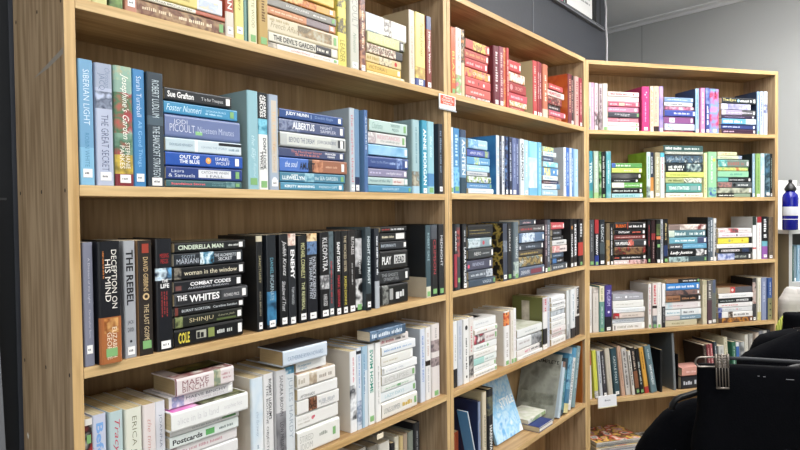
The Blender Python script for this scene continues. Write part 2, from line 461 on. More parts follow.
def make(i):
        seed = i['seed']; fd = i['fd']; case = i['case']; row = i['row']
        um = (i['u0']+i['u1'])/2; jr = random.Random(seed*13+5); i['v'] += jr.uniform(-.002, .005)
        where = f"{case.name} bookcase's {row} shelf" if case.name != 'side' else 'bottle-topped shelf unit'
        if i['k'] == 'U':
            T = i['u1']-i['u0']; Lh = i['z1']-i['z0']
            le = math.radians(i.get('lean', 0))
            z = i['z0']; T = T*.975-.0003
            if le:
                T = T*math.cos(le); Lh = Lh/math.cos(le); z += T/2*abs(math.sin(le))
            D = float(fd['Z'][1])/100 if 'Z' in fd else min(.66*Lh, .150)
            lab = auto_label(i['col'], i['feats'], i['hard'], f"{ORD[i['n']]} upright on the {where}")
            o = build_book(case, 'U', Lh, T, D, case.world(um, i['v'], z), i['col'], i['feats'], 'x', seed, ry=le, hard=i['hard'])
        else:
            T = (i['z1']-i['z0'])*.955-.0003; Lh = i['u1']-i['u0']
            D = float(fd['Z'][1])/100 if 'Z' in fd else min(.64*Lh, .145)
            lab = auto_label(i['col'], i['feats'], i['hard'], f"{ORD[i['n']]} down in {ORD[i['st']]} stack, {where}")
            o = build_book(case, 'F', Lh, T, D, case.world(um, i['v'], i['z0']+.0002), i['col'], i['feats'], 'z', seed, hard=i['hard'])
        tag(o, lab, 'book', i['grp'] if case.name != 'side' else 'books in the bottle-topped shelf unit')
        return o
def make_all():
    """the 300 paperbacks that show largest are objects; the few smallest are one"""
    soft = sorted((i for i in BOOKS if not i['hard']), key=lambda i: -i['area'])
    small = {id(i) for i in soft[300:]}
    roots = []
    for i in BOOKS:
        o = make(i)
        if id(i) in small: roots.append(o)
    bpy.context.view_layer.update()
    mb = MB(); dead = []
    for rt in roots:
        for ch in rt.children:
            mw = rt.matrix_world @ ch.matrix_local; me = ch.data; n = len(mb.v)
            ks = [mb.mi(x) for x in me.materials]
            mb.v += [tuple(mw @ v.co) for v in me.vertices]
            for p in me.polygons:
                mb.f.append(tuple(n+k for k in p.vertices)); mb.m.append(ks[p.material_index])
            dead.append(ch)
        dead.append(rt)
    for o in dead: bpy.data.objects.remove(o)
    if mb.v:
        o = mb.build('small_paperbacks')
        tag(o, 'slimmest paperbacks tucked among the larger books on the shelves', 'books', None, 'stuff')
    return len(BOOKS), len(roots)
# ------------------------------------------------------------------ the shelves, left case
shelf(CA, 1, .004, 'yellow', '''
U 79 90 -128 dcd48e | M .1/.6/.5/.5/6a6030 | g
U 90.5 105.6 -122 d3d28c | T THE ORCHARD/.1/.6/.5/.55/5c6a34
U 107.5 122.3 -118 4f6238 | A .3/1/3c4a2c,6b8a48,9ab070/40 | M .05/.28/.5/.5/e8e4c0
U 123.3 135.4 -116 c58468 | M .1/.7/.5/.5/f6e6d0 | w .93
S 137.5 222
F -62 218 e2c84a | M .1/.7/.5/.5/7a5c18
F -46 222 e6d266 | M .1/.6/.5/.5/5c4a1c
F -24 221 d9a94e | M .08/.6/.5/.5/fff4d8
F 0 222 e3cf70 | T The White Tower/.3/.6/.45/.45/8a7840 | B .68/1/dfe6ee | A .7/.95/dfe6ee,b8c4dc,e8d890/60/.1,.7
F 16.5 226 f0ebd6 | T GEORGIA BROCKOVEN/.1/.6/.5/.75/3a2e26/a | B .64/1/c06a50
F 21 228.5 80563e | A 0/1/8e6a50,6a4030,a88a66,4c2c24/35 | M .06/.4/.55/.3/e0cdb0 | M .45/.85/.5/.32/e6d6ba | g .95
U 225.2 233.8 -62 b4472e | B .74/1/ddd2c4 | T WOMAN/.3/.72/.5/.7/f4ece4/b | w .93
U 234.8 244.2 -58 e3d878 | M .2/.6/.5/.35/a89030 | T the garden/.1/.7/.5/.5/8c7c28/i | w .9
U 244.6 248 -56 6a9a92
U 248.4 256.8 -55 e4e2ba | K 5f8f88 | T CHARLOTTE WOOD/.3/.85/.5/.45/9a9468/a | g .95
U 257.6 267.4 -50 bd9a48 | M .2/.8/.5/.45/705018 | g .95
S 268.2 272
F -58 334 d8c060 | M .1/.6/.5/.5/6a4c18
F -42 336 e0a848 | M .1/.6/.5/.5/6a4c18
F -26 333 e8c050 | M .1/.6/.5/.5/6a4c18
F -13 336 d9a23c | A .2/.7/d9a23c,b05a28,f0d890/50 | w .93
F -4 337 8f8c84 | T DUNCAN JONES/.25/.58/.55/.45/f0eee8/a | M .64/.86/.5/.3/e8e4dc | g .95
F 5 336.5 d08c5c | M .05/.5/.5/.3/f0d8b8 | B .55/.9/8c7c80 | w .94
F 13.5 338.5 dcd0b2 | T French Affair/.03/.42/.45/.45/9a8c6c/i | M .03/.3/.82/.2/b0a078 | A .4/.9/c8b894,6e6450,9c8460,b8b4a0/45/.15,.95 | g .95
F 31.5 337 e0dccb | T THE DEVIL'S GARDEN/.05/.66/.5/.75/2a2826/b | B .66/.9/3c3a3c | M .68/.88/.5/.5/e8e4d8 | w .94
F 41.5 338.5 f1ede2 | T underlined/.3/.58/.5/.6/b05060/i | T KATY GATE/.62/.88/.5/.35/70685a/a | A 0/.12/6a6058,d8d0c0/60 | g .95
U 339 348 -20 e2d34e | A .0/.3/e2d34e,3a3428,e2d34e/45 | A .42/.6/e2d34e,4a4434,c8b840/55 | T LEADER/.68/.95/.5/.6/8a7c20
U 349.9 358.8 -14 c9c8ba | T PICOULT/.05/.5/.55/.7/8a8a80/at | T Nineteen/.55/.8/.5/.4/7a9078/i | w .95
U 360.6 366.6 -6 7c4a3a | A 0/1/7c4a3a,5a2e28,a87050,c09a70/60 | M .2/.7/.5/.4/e8d4b8 | w .95
S 367 367
F 9.5 406.8 f3f1ea | A .03/.3/f3f1ea,b8c4d8,f3f1ea/70 | A .42/.62/f3f1ea,6a625c,f3f1ea/60 | A .68/.95/f3f1ea,d8d4cc,f3f1ea/70 | N thick white paperback with sketches
F 30 403.5 cdd08e | T NOBLE DEAD/.02/.75/.5/.55/e6e6b8 | B .86/.99/22201e | w .93
F 41.5 402.5 d8c8ae | A 0/.8/d8c8ae,6e3c34,e8dcc4,4a3a34/70 | T MISBEGOTTEN/.05/.72/.5/.6/5a4038 | B .8/1/2c2a30
F 51.5 402 d2bd80 | M .03/.35/.55/.5/a88a38 | A .36/.72/5a4a3c,d8cca8,7a6a50/70 | D .84/.5/.35/c03030
F 60.5 401.5 ddb43a | T VICTORIA L/.05/.6/.5/.5/7c5c14/a | w .93
F 69.5 404.5 ece0a6 | T A MONTH/.1/.7/.5/.5/8a7434 | w .93
U 409.5 415 9 dccfbe | K ab9a78 | T the reading room/.2/.8/.5/.5/9a8270/t | w .96
U 415.4 425.6 11 e6d878 | T Pantless Journeys/.12/.6/.6/.5/8a7a34/i | A .74/.9/e6d878,c0a060,a88a50/60 | B .9/1/4a5a9a | w .95
U 426.8 431.8 15.5 8c3a2c | T Heritage Warmth/.2/.8/.5/.55/f0e0d4/b | B 0/.18/3c4a7a | w .95
''')
shelf(CA, 2, .004, 'blue', '''
U 78.6 93.9 58 74acd4 | B .7/1/86c2e4 | K 5f94c0 | T SIBERIAN LIGHT/.07/.53/.52/.5/e6f2fa/t | T ROBIN WHITE/.58/.86/.5/.36/4a86a8/at | w .905
U 95.6 113 62 bcc6de | B 0/.2/a8b4cc | T JACQ/.08/.22/.3/.5/6c7c98/t | T Christian/.03/.2/.74/.35/7c8aa6/it | A .23/.37/bcc6de,5a6478,8a94a8,3c4660/50 | T THE GREAT SECRET/.41/.89/.5/.5/3c466e/t | w .925
U 114.2 133.2 64.7 8fb4a4 | A 0/.12/c4ae86,8fb4a4,a8b89c/45 | A .22/.56/8fb4a4,a84048,4a7a58,b85a54/32 | A .56/.74/7ea08c,4a7058,a84a48/40 | A .74/.9/c8ac46,8a7a3c,d4b850/40 | B .9/1/8c2c34 | T Josephine's Garden/.05/.62/.55/.62/f6f4ec/i | T STEPHANIE/.63/.86/.7/.34/f4f0e4/a | T PARKES/.66/.86/.3/.34/f4f0e4/a | w .94
U 134.2 146.8 68 3f8cc8 | T Sarah Turnbull/.05/.41/.5/.5/e8f2fa/at | T All Good Things/.43/.84/.5/.5/a4d4f2/t | w .925
U 147.6 164.3 71 34424e | B .38/.46/4e6270 | T ROBERT LUDLUM/.06/.4/.5/.5/c4d4da/a | T THE BANCROFT STRATEGY/.46/.93/.5/.5/cad8de | w .955
S 165 165
F 85.7 231.6 23272c | T Sue Grafton/.03/.42/.5/.62/f2f2f2/ab | T T is for Trespass/.52/.87/.4/.45/d8dadc | B .44/.96/5a5e62/.92,.98 | w .94
F 99 238.3 3c98c6 | T Foster Nunneri/.02/.5/.5/.66/d6eefa/i | T GEORGINA PEARCE/.54/.84/.6/.22/bfe4f4/a | M .54/.8/.28/.2/bfe4f4 | g .92
F 112 239.8 6f80b0 | T JODI/.1/.28/.72/.32/e4e8f4/at | T PICOULT/.05/.38/.4/.42/e4e8f4/at | T Nineteen Minutes/.4/.92/.42/.36/cfd8ee/t | B .38/.47/8fcf86/.1,.3
F 136 240.4 c2d8e2 | B .36/.4/eef4f6 | B .4/1/d2e2ea | T DOUGLAS KENNEDY/.04/.34/.5/.22/5a7890/a | T LEAVING THE WORLD/.44/.8/.45/.2/8aa6b8 | B .68/1/20242a/.72,1 | M .82/.97/.4/.22/7a96a8
F 150.4 242 2058b8 | T OUT OF/.16/.42/.72/.34/f2f6fc/b | T THE BLUE/.16/.42/.3/.34/f2f6fc/b | D .53/.5/.3/f0a850 | D .53/.5/.13/f4e6c0 | T ISABEL/.62/.82/.72/.3/f2f6fc/a | T WOLFF/.62/.82/.3/.3/f2f6fc/a | w .92
F 165 241.4 2b4488 | T Laura/.06/.22/.7/.3/d8e0f2/a | T & Samuels/.02/.36/.28/.32/e4eaf6/a | B .4/.84/e6e9ee/.12,.9 | T CATCH ME WHEN/.43/.81/.66/.24/5a6478 | T I FALL/.5/.74/.3/.24/5a6478 | g .93
F 179 241 3f6a70 | T Scandalous Secret/.05/.5/.5/.46/ec7078/b | T JASMINE/.58/.74/.68/.28/86aeb2/a | T HAYNES/.58/.76/.28/.28/86aeb2/a | A .78/.9/3f6a70,84a8a8,3f6a70/60 | g .94
U 248.5 259.4 89.5 93c3cf | K 82a2aa | T the bay/.45/.7/.45/.5/d8ecf0/it | T Mari Rayne/.6/.88/.6/.4/c8e2e8/ait | g .92
U 259.8 269.3 91.7 eceeec | B 0/.27/22262a | A .27/.43/4aa8c8,86cce0,2a7a98/50 | T ANDREW/.02/.26/.7/.36/f4f4f2/ab | T GROSS/.02/.26/.28/.42/f4f4f2/ab | T DON'T LOOK/.46/.8/.64/.4/22262a/b | T TWICE/.6/.8/.22/.36/22262a/b | g .945
U 269.7 279.2 93.8 a8b8cc | B .06/.82/d2c8b8/.16,.84 | T THE PROMISE/.16/.6/.5/.36/e0b880/t | T Tim Oriel/.5/.8/.5/.3/b8905c/at | D .9/.5/.34/e4e6e8 | w .93
S 279.8 280
F 107.2 342.6 2e5292 | T JUDY NUNN/.08/.44/.52/.62/f0f4fa/ab | T Double Eagle/.53/.84/.5/.5/a8c4ea/t | B .47/.48/a8c4ea/.2,.8 | w .945
F 117 345.2 525e84 | T ALBERTUS/.18/.52/.55/.7/eceef4/b | A 0/.3/525e84,8c96b0,3c4668/60 | T NIGHT/.6/.8/.7/.3/d8dcea | T SAMPLER/.6/.86/.3/.32/d8dcea | w .945
F 130 344.8 c2c7c6 | B .09/.76/d6dad4/.06,.94 | T BEYOND THE DREAM/.11/.5/.5/.46/3a4c70 | T JOHN SAUNDERS/.53/.84/.5/.42/3a4c70/a | B .87/.98/3c4048/.15,.9 | w .93
F 146 345 435078 | T The Hundred Secret/.16/.64/.7/.34/e89488 | T Senses/.22/.6/.3/.34/e89488 | T FRANCES/.68/.86/.72/.3/f0f0f4/ab | T CHAN/.72/.84/.3/.3/f0f0f4/ab | w .95
F 156 347 4a78cc | B .42/1/a2694e | B .4/.48/2c3240 | A .46/.62/6a4438,a2694e,d09a78/60 | T the soul/.07/.25/.55/.5/e8f0fa/i | T AMULET/.27/.5/.45/.62/1e2430/b | M .66/.85/.5/.2/d8b094 | w .93
F 171 345.2 4585a0 | T LLEWELLYN/.03/.36/.4/.5/eef6f8/ab | M .16/.26/.8/.2/eef6f8 | T the SEA GARDEN/.5/.88/.5/.5/e4f4f6 | A .36/.5/4585a0,9cc4d0,4585a0/70 | g .95
F 181.4 343 4894b4 | T KIRSTY MANNING/.05/.52/.5/.46/f0f8fa/ab | T FRENCH GIFT/.58/.9/.5/.4/dceef4 | w .94
U 349.4 354.7 107.6 bac6d0 | K a2b0ba | T the scarlet thread/.06/.9/.5/.55/c86a70 | w .95
U 354.9 360.2 108.6 6a90b4 | B .82/1/1c2c54 | K 86a6bc | w .95
U 364.6 368.5 109.7 4a72a8 | K 6690bc | M .08/.5/.5/.5/c8d8ec
S 368.8 369
F 118 406.6 b8d3cd | T Charlotte/.06/.34/.5/.6/5c8a84/ait | T WINTER/.54/.8/.72/.3/3c6a68 | T MOON/.58/.76/.3/.3/3c6a68 | g .93
F 130.5 406.4 d8d8d6 | A 0/.2/d8d8d6,a89aa0,d8d8d6/60 | T RESISTANCES/.22/.84/.66/.4/c88a98 | T the unlikely spy/.3/.84/.26/.3/7a8c88/i | g .93
F 143 407.8 7ab2d8 | A 0/1/7ab2d8,9cc8e4,6aa4cc/14 | w .95
F 154.4 409.2 304d8e | T Sister to the Moon/.06/.5/.55/.3/a8bce0/t | M .52/.72/.5/.3/a8bce0 | A .7/.84/304d8e,90a8d4,304d8e/70 | w .94
F 167.6 407.4 8e8aac | T twilight hour/.44/.88/.45/.5/ecebf4/i | M .04/.34/.5/.3/c8c4dc | w .95
F 176.2 408.5 aecac8 | T House of the Sky/.02/.56/.5/.56/1e5866/i | B .6/.9/e0dcd8 | M .63/.85/.5/.4/b06058 | w .95
F 184.4 412.4 4a94bc | T SHOWFLEET/.3/.7/.5/.4/d4ecf6 | g .945
U 414.2 421.4 119 a2c4ca | K 8cacb6 | M .1/.6/.5/.25/6a8c98 | A .7/.9/a2c4ca,7a7468,b8b4a0/50 | B .9/1/a8d0e4
U 422 427.3 120 2e9cbc | T ANNE MORGAN/.1/.9/.5/.7/f0fafc/ab | w .96
U 427.7 434.6 121 94cad6 | T the tide/.2/.5/.5/.4/e8f6f8/i | B .72/.9/4a8cc0 | g .95
U 438.8 443.2 123.5 20242e | K 2c3440 | M .1/.7/.5/.5/7a8aa0 | w .93
''')
shelf(CA, 3, .004, 'black', '''
U 83.3 94 242.5 84879a | T A Division of the Light/.12/.5/.55/.34/d8dae4/t | T Christopher Burns/.54/.78/.55/.32/d8dae4/at | w .865
U 100.6 123.8 242 16181e | B .62/1/b0662c | A .63/.75/c88a4a,8a4c20,d8a868,6a3818/40/.1,.9 | T DECEPTION ON/.06/.56/.72/.3/f0ece4 | T HIS MIND/.14/.5/.36/.32/f0ece4 | T ELIZABETH/.7/.96/.68/.24/f2e6d0/a | T GEORGE/.74/.97/.38/.26/f2e6d0/a | M .08/.3/.12/.08/d08040 | P+/1.6 | g .91 | K 1c1f26
U 124.4 136.6 241 aaaeb4 | T THE REBEL/.07/.56/.5/.74/1c1e22/b | T JACK/.68/.72/.5/.66/22252a/ax | T DANN/.74/.78/.5/.66/22252a/ax | D .86/.5/.14/22252a | w .94
U 138.6 152.6 240.6 2e2722 | K a8835a | B .03/.11/a83c28/.2,.8 | T DAVID GIBBINS/.14/.45/.5/.42/d8bc8c/a | D .49/.5/.3/d8bc8c | D .49/.5/.17/2e2722 | T THE LAST GOSPEL/.55/.9/.5/.42/d8c49c | g .91
U 156.6 173.6 239.2 191b21 | A .26/.37/3a78b0,d8ecf8,1c2c44,6aa8d8/40 | T MISSING/.13/.17/.5/.7/b83838/x | T PIECES/.18/.22/.5/.6/b83838/x | T THE/.36/.39/.5/.5/f4f4f4/bx | T LIFE/.4/.44/.5/.7/f4f4f4/bx | M .47/.7/.65/.1/b04040 | M .47/.68/.45/.1/b04040 | M .47/.7/.25/.1/b04040 | w .945
S 174 174
F 242.6 244.6 1d1f20 | T CINDERELLA MAN/.03/.68/.5/.62/d2e0cc/b | M .74/.9/.5/.3/d8dcd8 | w .93 | C/f/.1/.9/.1/.9/2a2c28,5a5a48,1a1c1a/20
F 253.2 242.6 252b32 | T SCOTT/.1/.3/.75/.3/a8b4c0/a | T MARIANI/.03/.34/.35/.46/c4ccd6/a | A .36/.56/252b32,e0f2f8,4a8aa8,252b32/70 | T THE ALCHEMIST'S/.56/.9/.7/.3/e4eaf0 | T SECRET/.62/.84/.32/.3/e4eaf0 | w .94
F 267.4 245.8 1c1d1f | T woman in the window/.13/.9/.5/.46/f0e8cc | A .02/.11/1c1d1f,8a8478,1c1d1f/70 | w .945
F 281.2 241.6 202227 | T COMBAT CODES/.21/.84/.68/.42/f4f4f6/b | T ALEXANDER DARWIN/.18/.8/.24/.2/c8ccd4/a | B .02/.1/7a4c48/.1,.6 | w .95
F 293.6 247.2 46484c | B .02/.62/2a2b2e/.06,.94 | T THE/.03/.16/.66/.5/f2f2f2/b | T WHITES/.18/.6/.5/.68/f2f2f2/b | T RICHARD PRICE/.65/.88/.4/.3/e8e8ea/a | w .945
F 307.6 244.8 191a1c | T BURNT NORTON/.1/.5/.5/.4/d8e0e4 | T Caroline Sandon/.53/.9/.5/.36/d8e0e4/a | B .02/.06/7a3a30 | w .95
F 317.6 243 23261f | T SHINJU/.2/.56/.5/.6/c4b894 | B .6/.9/5a6a3a/.06,.3 | T Laura Joh/.62/.88/.62/.3/a8a88c/ai | A .02/.12/23261f,8a9460,23261f/60 | w .95
F 329.8 243.4 17181a | T COLE/.05/.21/.5/.8/dccc50/ab | B .3/.44/b8b8a8/.25,.85 | M .31/.43/.55/.5/17181a | B .47/.56/8c9a50/.2,.9 | M .6/.86/.5/.3/c8ccc8 | w .95
U 257 263.2 236 191b1d | B 0/.06/d8ceb0 | T SANCTUARY/.2/.5/.5/.52/b4ac86 | T KEN BRUEN/.58/.84/.5/.36/a8a08a/a | w .94
U 266.6 276.2 235 1d2329 | A .6/.95/2c5c7c,3f80aa,1d3c54/30 | T DANIEL/.24/.42/.5/.4/6aa8bc/a | T INCARNATE/.42/.7/.5/.46/a8c0ca | w .94
U 280.6 288.8 234.5 17181b | T Judith Krantz/.06/.46/.55/.72/eaeaec/ai | T Shadow of Trust/.5/.84/.45/.55/dcdce0/i | w .94
U 289.3 297 233.8 26292e | A 0/.13/b86a58,e8dcd0,7a3a38/70 | T ENEMY/.17/.5/.5/.66/f4f4f4/b | T TOM WOOD/.58/.78/.5/.42/c8ccd0/a | w .95
U 299.3 307.6 235.6 1a1b1d | T MICHAEL CONNELLY/.08/.5/.5/.56/dcdca0/a | T THE REVERSAL/.53/.86/.5/.5/d8dca8 | w .93
U 308.4 318.4 233.6 1b1d24 | A 0/.09/e0a868,f0dcb0,8a5a38/60 | A .09/.24/3a5078,6a88b0,1b1d24/60 | T PATRICK ROBINSON/.26/.76/.68/.36/d8dee8/a | T THE SHARK MUTINY/.26/.76/.28/.36/ccd4e0 | w .94
U 320.4 329.6 232.2 17171a | T KLEOPATRA/.06/.46/.5/.62/ececee/a | A .5/.66/17171a,c8c8ca,4a4a4e,e0e0e0/40 | T KAREN ESSEX/.72/.86/.5/.5/d8d8da/a | w .94
U 330 335.9 231.6 3c484e | A 0/.5/3c484e,5c6c72,2a3236/50 | M .35/.85/.5/.34/a83c40 | w .94
U 336.2 342.4 231.4 161618 | T SAINT DEATH/.12/.48/.5/.6/f2f2f2/b | T MARK SERVAIN/.52/.9/.5/.5/c8404a/a | w .95
U 343 349.2 231 1a191a | T THE WICKED SISTER/.05/.5/.5/.5/d8c8a8 | T KAREN DIONNE/.54/.9/.5/.5/dccc5c/a | w .95
U 349.6 356.8 230.2 24201f | K 5a2a2c | T RUTHLESS/.08/.3/.6/.5/e4e4e4 | M .4/.66/.5/.2/b8b8b8 | w .95
U 357.2 364 230.4 141416 | A .1/.45/141416,d4d4d6,141416/26 | A .6/.95/141416,e0e0e0,141416,141416/22 | T ATROPHY/.3/.55/.6/.36/f0f0f0 | g .95
U 365.4 372.4 227.3 39484f | T NIGHT ON FROST/.1/.7/.5/.6/ccd8dc/b | B .8/1/1c2024 | w .93 | P+/1
U 375.4 380 228.4 2b2f38 | B .66/1/aeb4bc | M .1/.6/.5/.5/dfe3e8 | P+/.6
S 380.4 381
F 226.8 406.2 191a1c | M .05/.35/.5/.4/b84a44 | M .38/.9/.5/.5/e0e2e4
F 232.6 406.6 1c1e22 | M .1/.55/.5/.35/d0c8b0 | B .62/.95/e8e8e6/.1,.95
F 241.8 406.8 20242c | T INFORMANTS/.04/.6/.5/.44/c8d4e0 | w .94
F 250.6 407.6 191a1c | T PLAY/.06/.4/.5/.5/eceeee/b | B .5/.92/d0d2d2/.25,.8 | T DEAD/.54/.88/.5/.4/191a1c/b
F 271 410.6 26292d | T THE GHOSTS/.08/.62/.7/.3/a8acb0 | T OF NIGHT FALL/.14/.66/.3/.3/a8acb0 | w .9
F 285.4 408.6 131416 | A .1/.3/131416,8a8c88,131416/60 | B .34/.46/a8aaa8/.2,.85 | B .56/.68/e0e2e2/.2,.6 | M .7/.88/.5/.4/d0d2d2
U 425.7 430.6 225.3 3b535c | K 1c2228 | C/b/.72/1/.0/.75/b8b09c | T ROBERT GALE/.1/.5/.5/.5/a8c4cc/a | B .85/1/ddd8c0 | g .95
U 431 437.6 224.8 1a1b1e | T CRIMSON/.2/.7/.5/.5/c04850 | B 0/.2/4a5058 | g .93
U 438.4 443.8 224.3 1b1c20 | T MIDNIGHT/.15/.6/.5/.5/e4e6ea | g .94
''')
shelf(CA, 4, .012, 'white', '''
U 85.4 94 420 e9e6e0 | A .05/.3/e9e6e0,1c1c1e,b83a3a/30 | g .16 | M .3/.8/.5/.4/3a3a3e | P/ccb88e
U 95.2 109.2 416.6 c9cfe4 | T Before/.06/.5/.5/.66/7aa8e0/b | M .55/.9/.5/.4/8090b8 | P/d9cba6
U 110.6 124.8 413 b9d0d2 | T Tracy Rees/.06/.62/.5/.6/c0485c/ai | P/c8b284
U 125.6 142.6 410 e0e3d4 | T ERICA JAMES/.06/.6/.5/.42/6c6c4c/at | P/cdbb92
U 143.4 156.4 405.6 e6dcda | T the time is now/.12/.7/.5/.4/c8887c/it | P/c2ac80
U 157 167.6 403 e1e3ec | T JOANNA TROLLOPE/.1/.8/.5/.4/6a7690/at | P/dcd2b8
S 169.5 176
F 378.6 234 e6dcdc | L/175.5 | H | T MAEVE/.1/.56/.7/.42/8a5a60/a | T BINCHY/.1/.56/.27/.42/8a5a60/a | A .64/.76/c8b890,7a8a78,e0d4b8/40 | M .78/.95/.7/.18/b88a90 | M .8/.95/.4/.14/b88a90 | B 0/.02/6e2c38 | C/f/.02/.98/.02/.45/d8d0c4,8a4a50,e8e0d8/30 | C/f/.2/.98/.3/.98/3a3c20,6a7038,1c2414,8a7c3c/18 | P/a89470 | P+/.8
F 396.5 233.4 e4e2e4 | A .04/.22/e4e2e4,8a94b8,c8b8c8/50 | T MAEVE BINCHY/.24/.9/.68/.34/5c5c6c/a | T THE COPPER BEECH/.28/.86/.26/.26/a89ca8/t | w .95
F 412 249 eef0ee | L/171.5 | H | T alice in la la land/.06/.6/.5/.44/c4c4c8/t | T sophie lee/.66/.92/.5/.4/c4c4c8/at | C/f/.02/.4/.02/.9/d864b8,e8a8d4,8a9470/26 | C/f/.35/.98/.02/.9/5a5c3c,8a8c68,2c301c,b8bc9c/20 | P/d8c8a0 | P+/1.7 | N white hardback with pink-olive jacket
F 429.5 238.6 e7e8e6 | M .3/.8/.5/.4/9aa0a4 | B .74/.95/5a9a58/.3,.9
F 436 238.4 e2ebe8 | T Postcards/.03/.46/.5/.6/22262a/b | B .5/.63/5cae60/.15,.85 | M .7/.94/.5/.3/6a7a78
F 448 238.6 e0dcdc | M .1/.8/.5/.35/c09aa0 | A .02/.12/e0dcdc,8c6a70/60
F 460 238.6 e6e6e6 | T LOUISA/.3/.6/.5/.5/6a6a6e/a
F 474 238.6 e8e4de | M .1/.8/.5/.35/8a8a8c
U 251 263.8 379.2 e7eaec | K dcd6cb | A 0/1/e7eaec,c8d8e4,e7eaec,9cbcd6/9 | T the faraway/.35/.62/.45/.36/8aa0b4/it | M .7/.9/.5/.2/8aa0b4 | P/cdbc96
U 265.2 275.3 375.2 e6e6e6 | T ROBERT LUDLUM'S/.05/.5/.68/.34/2a2c30/ab | T THE BOURNE OBJECTIVE/.1/.9/.28/.34/2a2c30/a | P/d4c5a0
U 276.2 286.4 371.3 d2d2d4 | A .45/1/d2d2d4,9a9a9e,6a6a6e,b0b0b4/12 | T SANDRA BROWN/.05/.5/.5/.4/4a4a4e/a | T LOW PRESSURE/.55/.9/.5/.4/2c2c30 | P/c9b488
U 286.9 296.8 368 d9e0e4 | A 0/.08/2c5c78,5a94b0,d9e0e4/50 | T JULES HARDY/.1/.8/.5/.62/9aa8b4/a | P/d8cbaa
S 297.2 299
F 347.5 328.6 cfdcea | L/284.6 | T CATHERINE RYAN HOWARD/.08/.92/.42/.34/7a92ac/a | C/f/.0/1/.02/.98/2c2e33,3c4046,222428/20 | P/b8a078 | P+/1.6 | H
F 362 327.2 e9ebea | T the peppermint/.04/.5/.6/.34/5c9ab8/i | T lodge/.1/.36/.25/.3/5c9ab8/i
F 374 335.4 e8e3da | A .3/.5/e8e3da,b8a890,8a7a70/50 | M .02/.25/.5/.5/b8b0a4 | M .56/.9/.5/.4/a8a098 | C/f/0/1/.02/.98/b06a50,d8c8b0,8a4a3c/24 | P+/.4
F 388.6 337 ebebe9 | T AFTERWARDS/.06/.42/.25/.32/4a4c50
F 401 339 eae9e6 | A .26/.46/2a1e1a,8a5a40,1a1414,c09070/60 | M .5/.9/.55/.3/b0b4b8 | T SHADOWS/.54/.86/.3/.22/8a8e94
F 415.4 339.2 ebeae6 | D .38/.55/.17/d87a86 | D .41/.62/.12/c85a6c | T the apple/.04/.3/.65/.25/b0aca4/it | M .04/.32/.35/.16/c0bcb4
F 431 339.4 e8e8e2 | T STIRED/.04/.36/.66/.32/a8a8a4/t | T IDIOM/.06/.34/.26/.32/a8a8a4/t | M .5/.74/.6/.2/a0a49c | g .86
U 350.8 357.4 352 eef0f2 | K ddd8cf | M .08/.4/.5/.3/d09098 | A .42/.85/eef0f2,3a3c44,eef0f2,6a707c/22 | P/d2c29c
U 357.7 362.4 348.2 d9e2ee | M .1/.5/.5/.4/7a9cc8 | B .04/.08/2a2e34 | A .65/.95/d9e2ee,7a8aa4,d9e2ee/40 | P/dccfb0
U 362.9 368.4 346.8 a6c6dc | B .3/1/d8e2ea/.3,1 | M .1/.6/.3/.3/5a8ab0
U 369 375.2 344.7 eff0ee | T SWIM HOME/.06/.62/.5/.62/2f8f7c/b | g .93 | P/d6c7a2
U 375.9 381.2 343 f0f0ee | M .3/.8/.5/.3/b0b0b0
S 381.6 383
F 328.6 406.2 3f566e | Z/4.5 | L/370.6 | M .05/.95/.5/.5/d8e2ec | A 0/.9/3f566e,6a84a0,2c4058/50 | P+/1
F 338 409.4 e4dcd8 | L/380.6 | M .04/.5/.5/.5/b06870 | M .54/.9/.5/.42/3a3a40
F 346.6 415.2 e9edf0 | M .06/.56/.5/.28/7aa0cc | M .6/.9/.5/.28/9ab4d4
F 356.4 413 e9e9e4 | M .06/.5/.45/.2/c0bca4 | w .95
F 367.2 416.6 eef0f0 | T a winter tide/.1/.6/.45/.3/7a8aa0/t | A 0/.06/eef0f0,4a4c50/60
F 375.8 415.2 dcdcda | T ECLIPSE/.06/.8/.5/.62/c0c0bc/b | g .93
F 386 415.2 e8ece8 | M .1/.8/.4/.3/8ab090 | B .46/.56/5cae60/.1,.6
F 392.8 416.8 e4ebee | T LAZY DAYS/.1/.66/.5/.42/a0c4cc | g .94
F 403 416.8 e9e6de | T LONG SUMMER/.04/.5/.5/.42/8a8e90 | M .56/.86/.5/.36/c8a848 | g .94
U 421.6 426.4 329.4 d6deec | K aab4c2 | M .1/.75/.5/.4/7c98cc | P/dccfb0
U 427 432 328 eceae8 | B .46/.53/2a201c | M .08/.4/.5/.4/c0a8a0 | M .56/.9/.5/.3/b0b0b4 | P/cfbf98
U 433 441 325 e5ddda | A .22/.38/4a4448,b0a0a0,6a6064/40 | A .46/.58/5a5054,a89898,3a3438/40 | M .06/.2/.5/.3/b0a8a8 | g .95 | P/d6c8a4
''')
shelf(CA, 5, .03, 'lowest', '''
U 356 368 452 b8b4a8 | P/b8a888
U 369 379 448 8a8478 | P/a89a80
U 380 391 445 d8d4c8 | P/c8bca0
U 391.6 395.4 443.5 22242a | P/a89878
U 395.8 400.4 438 d3cdb8 | P/d4c8ae
U 400.8 404 437 c8b078 | P/cabb98
U 404.3 408.8 435 a8937c | P/baa888
U 409 414.2 433 7c8478 | P/b0a890
U 414.6 420.6 423.8 1d1f24 | H | M .1/.6/.5/.3/9a9ca0
''')
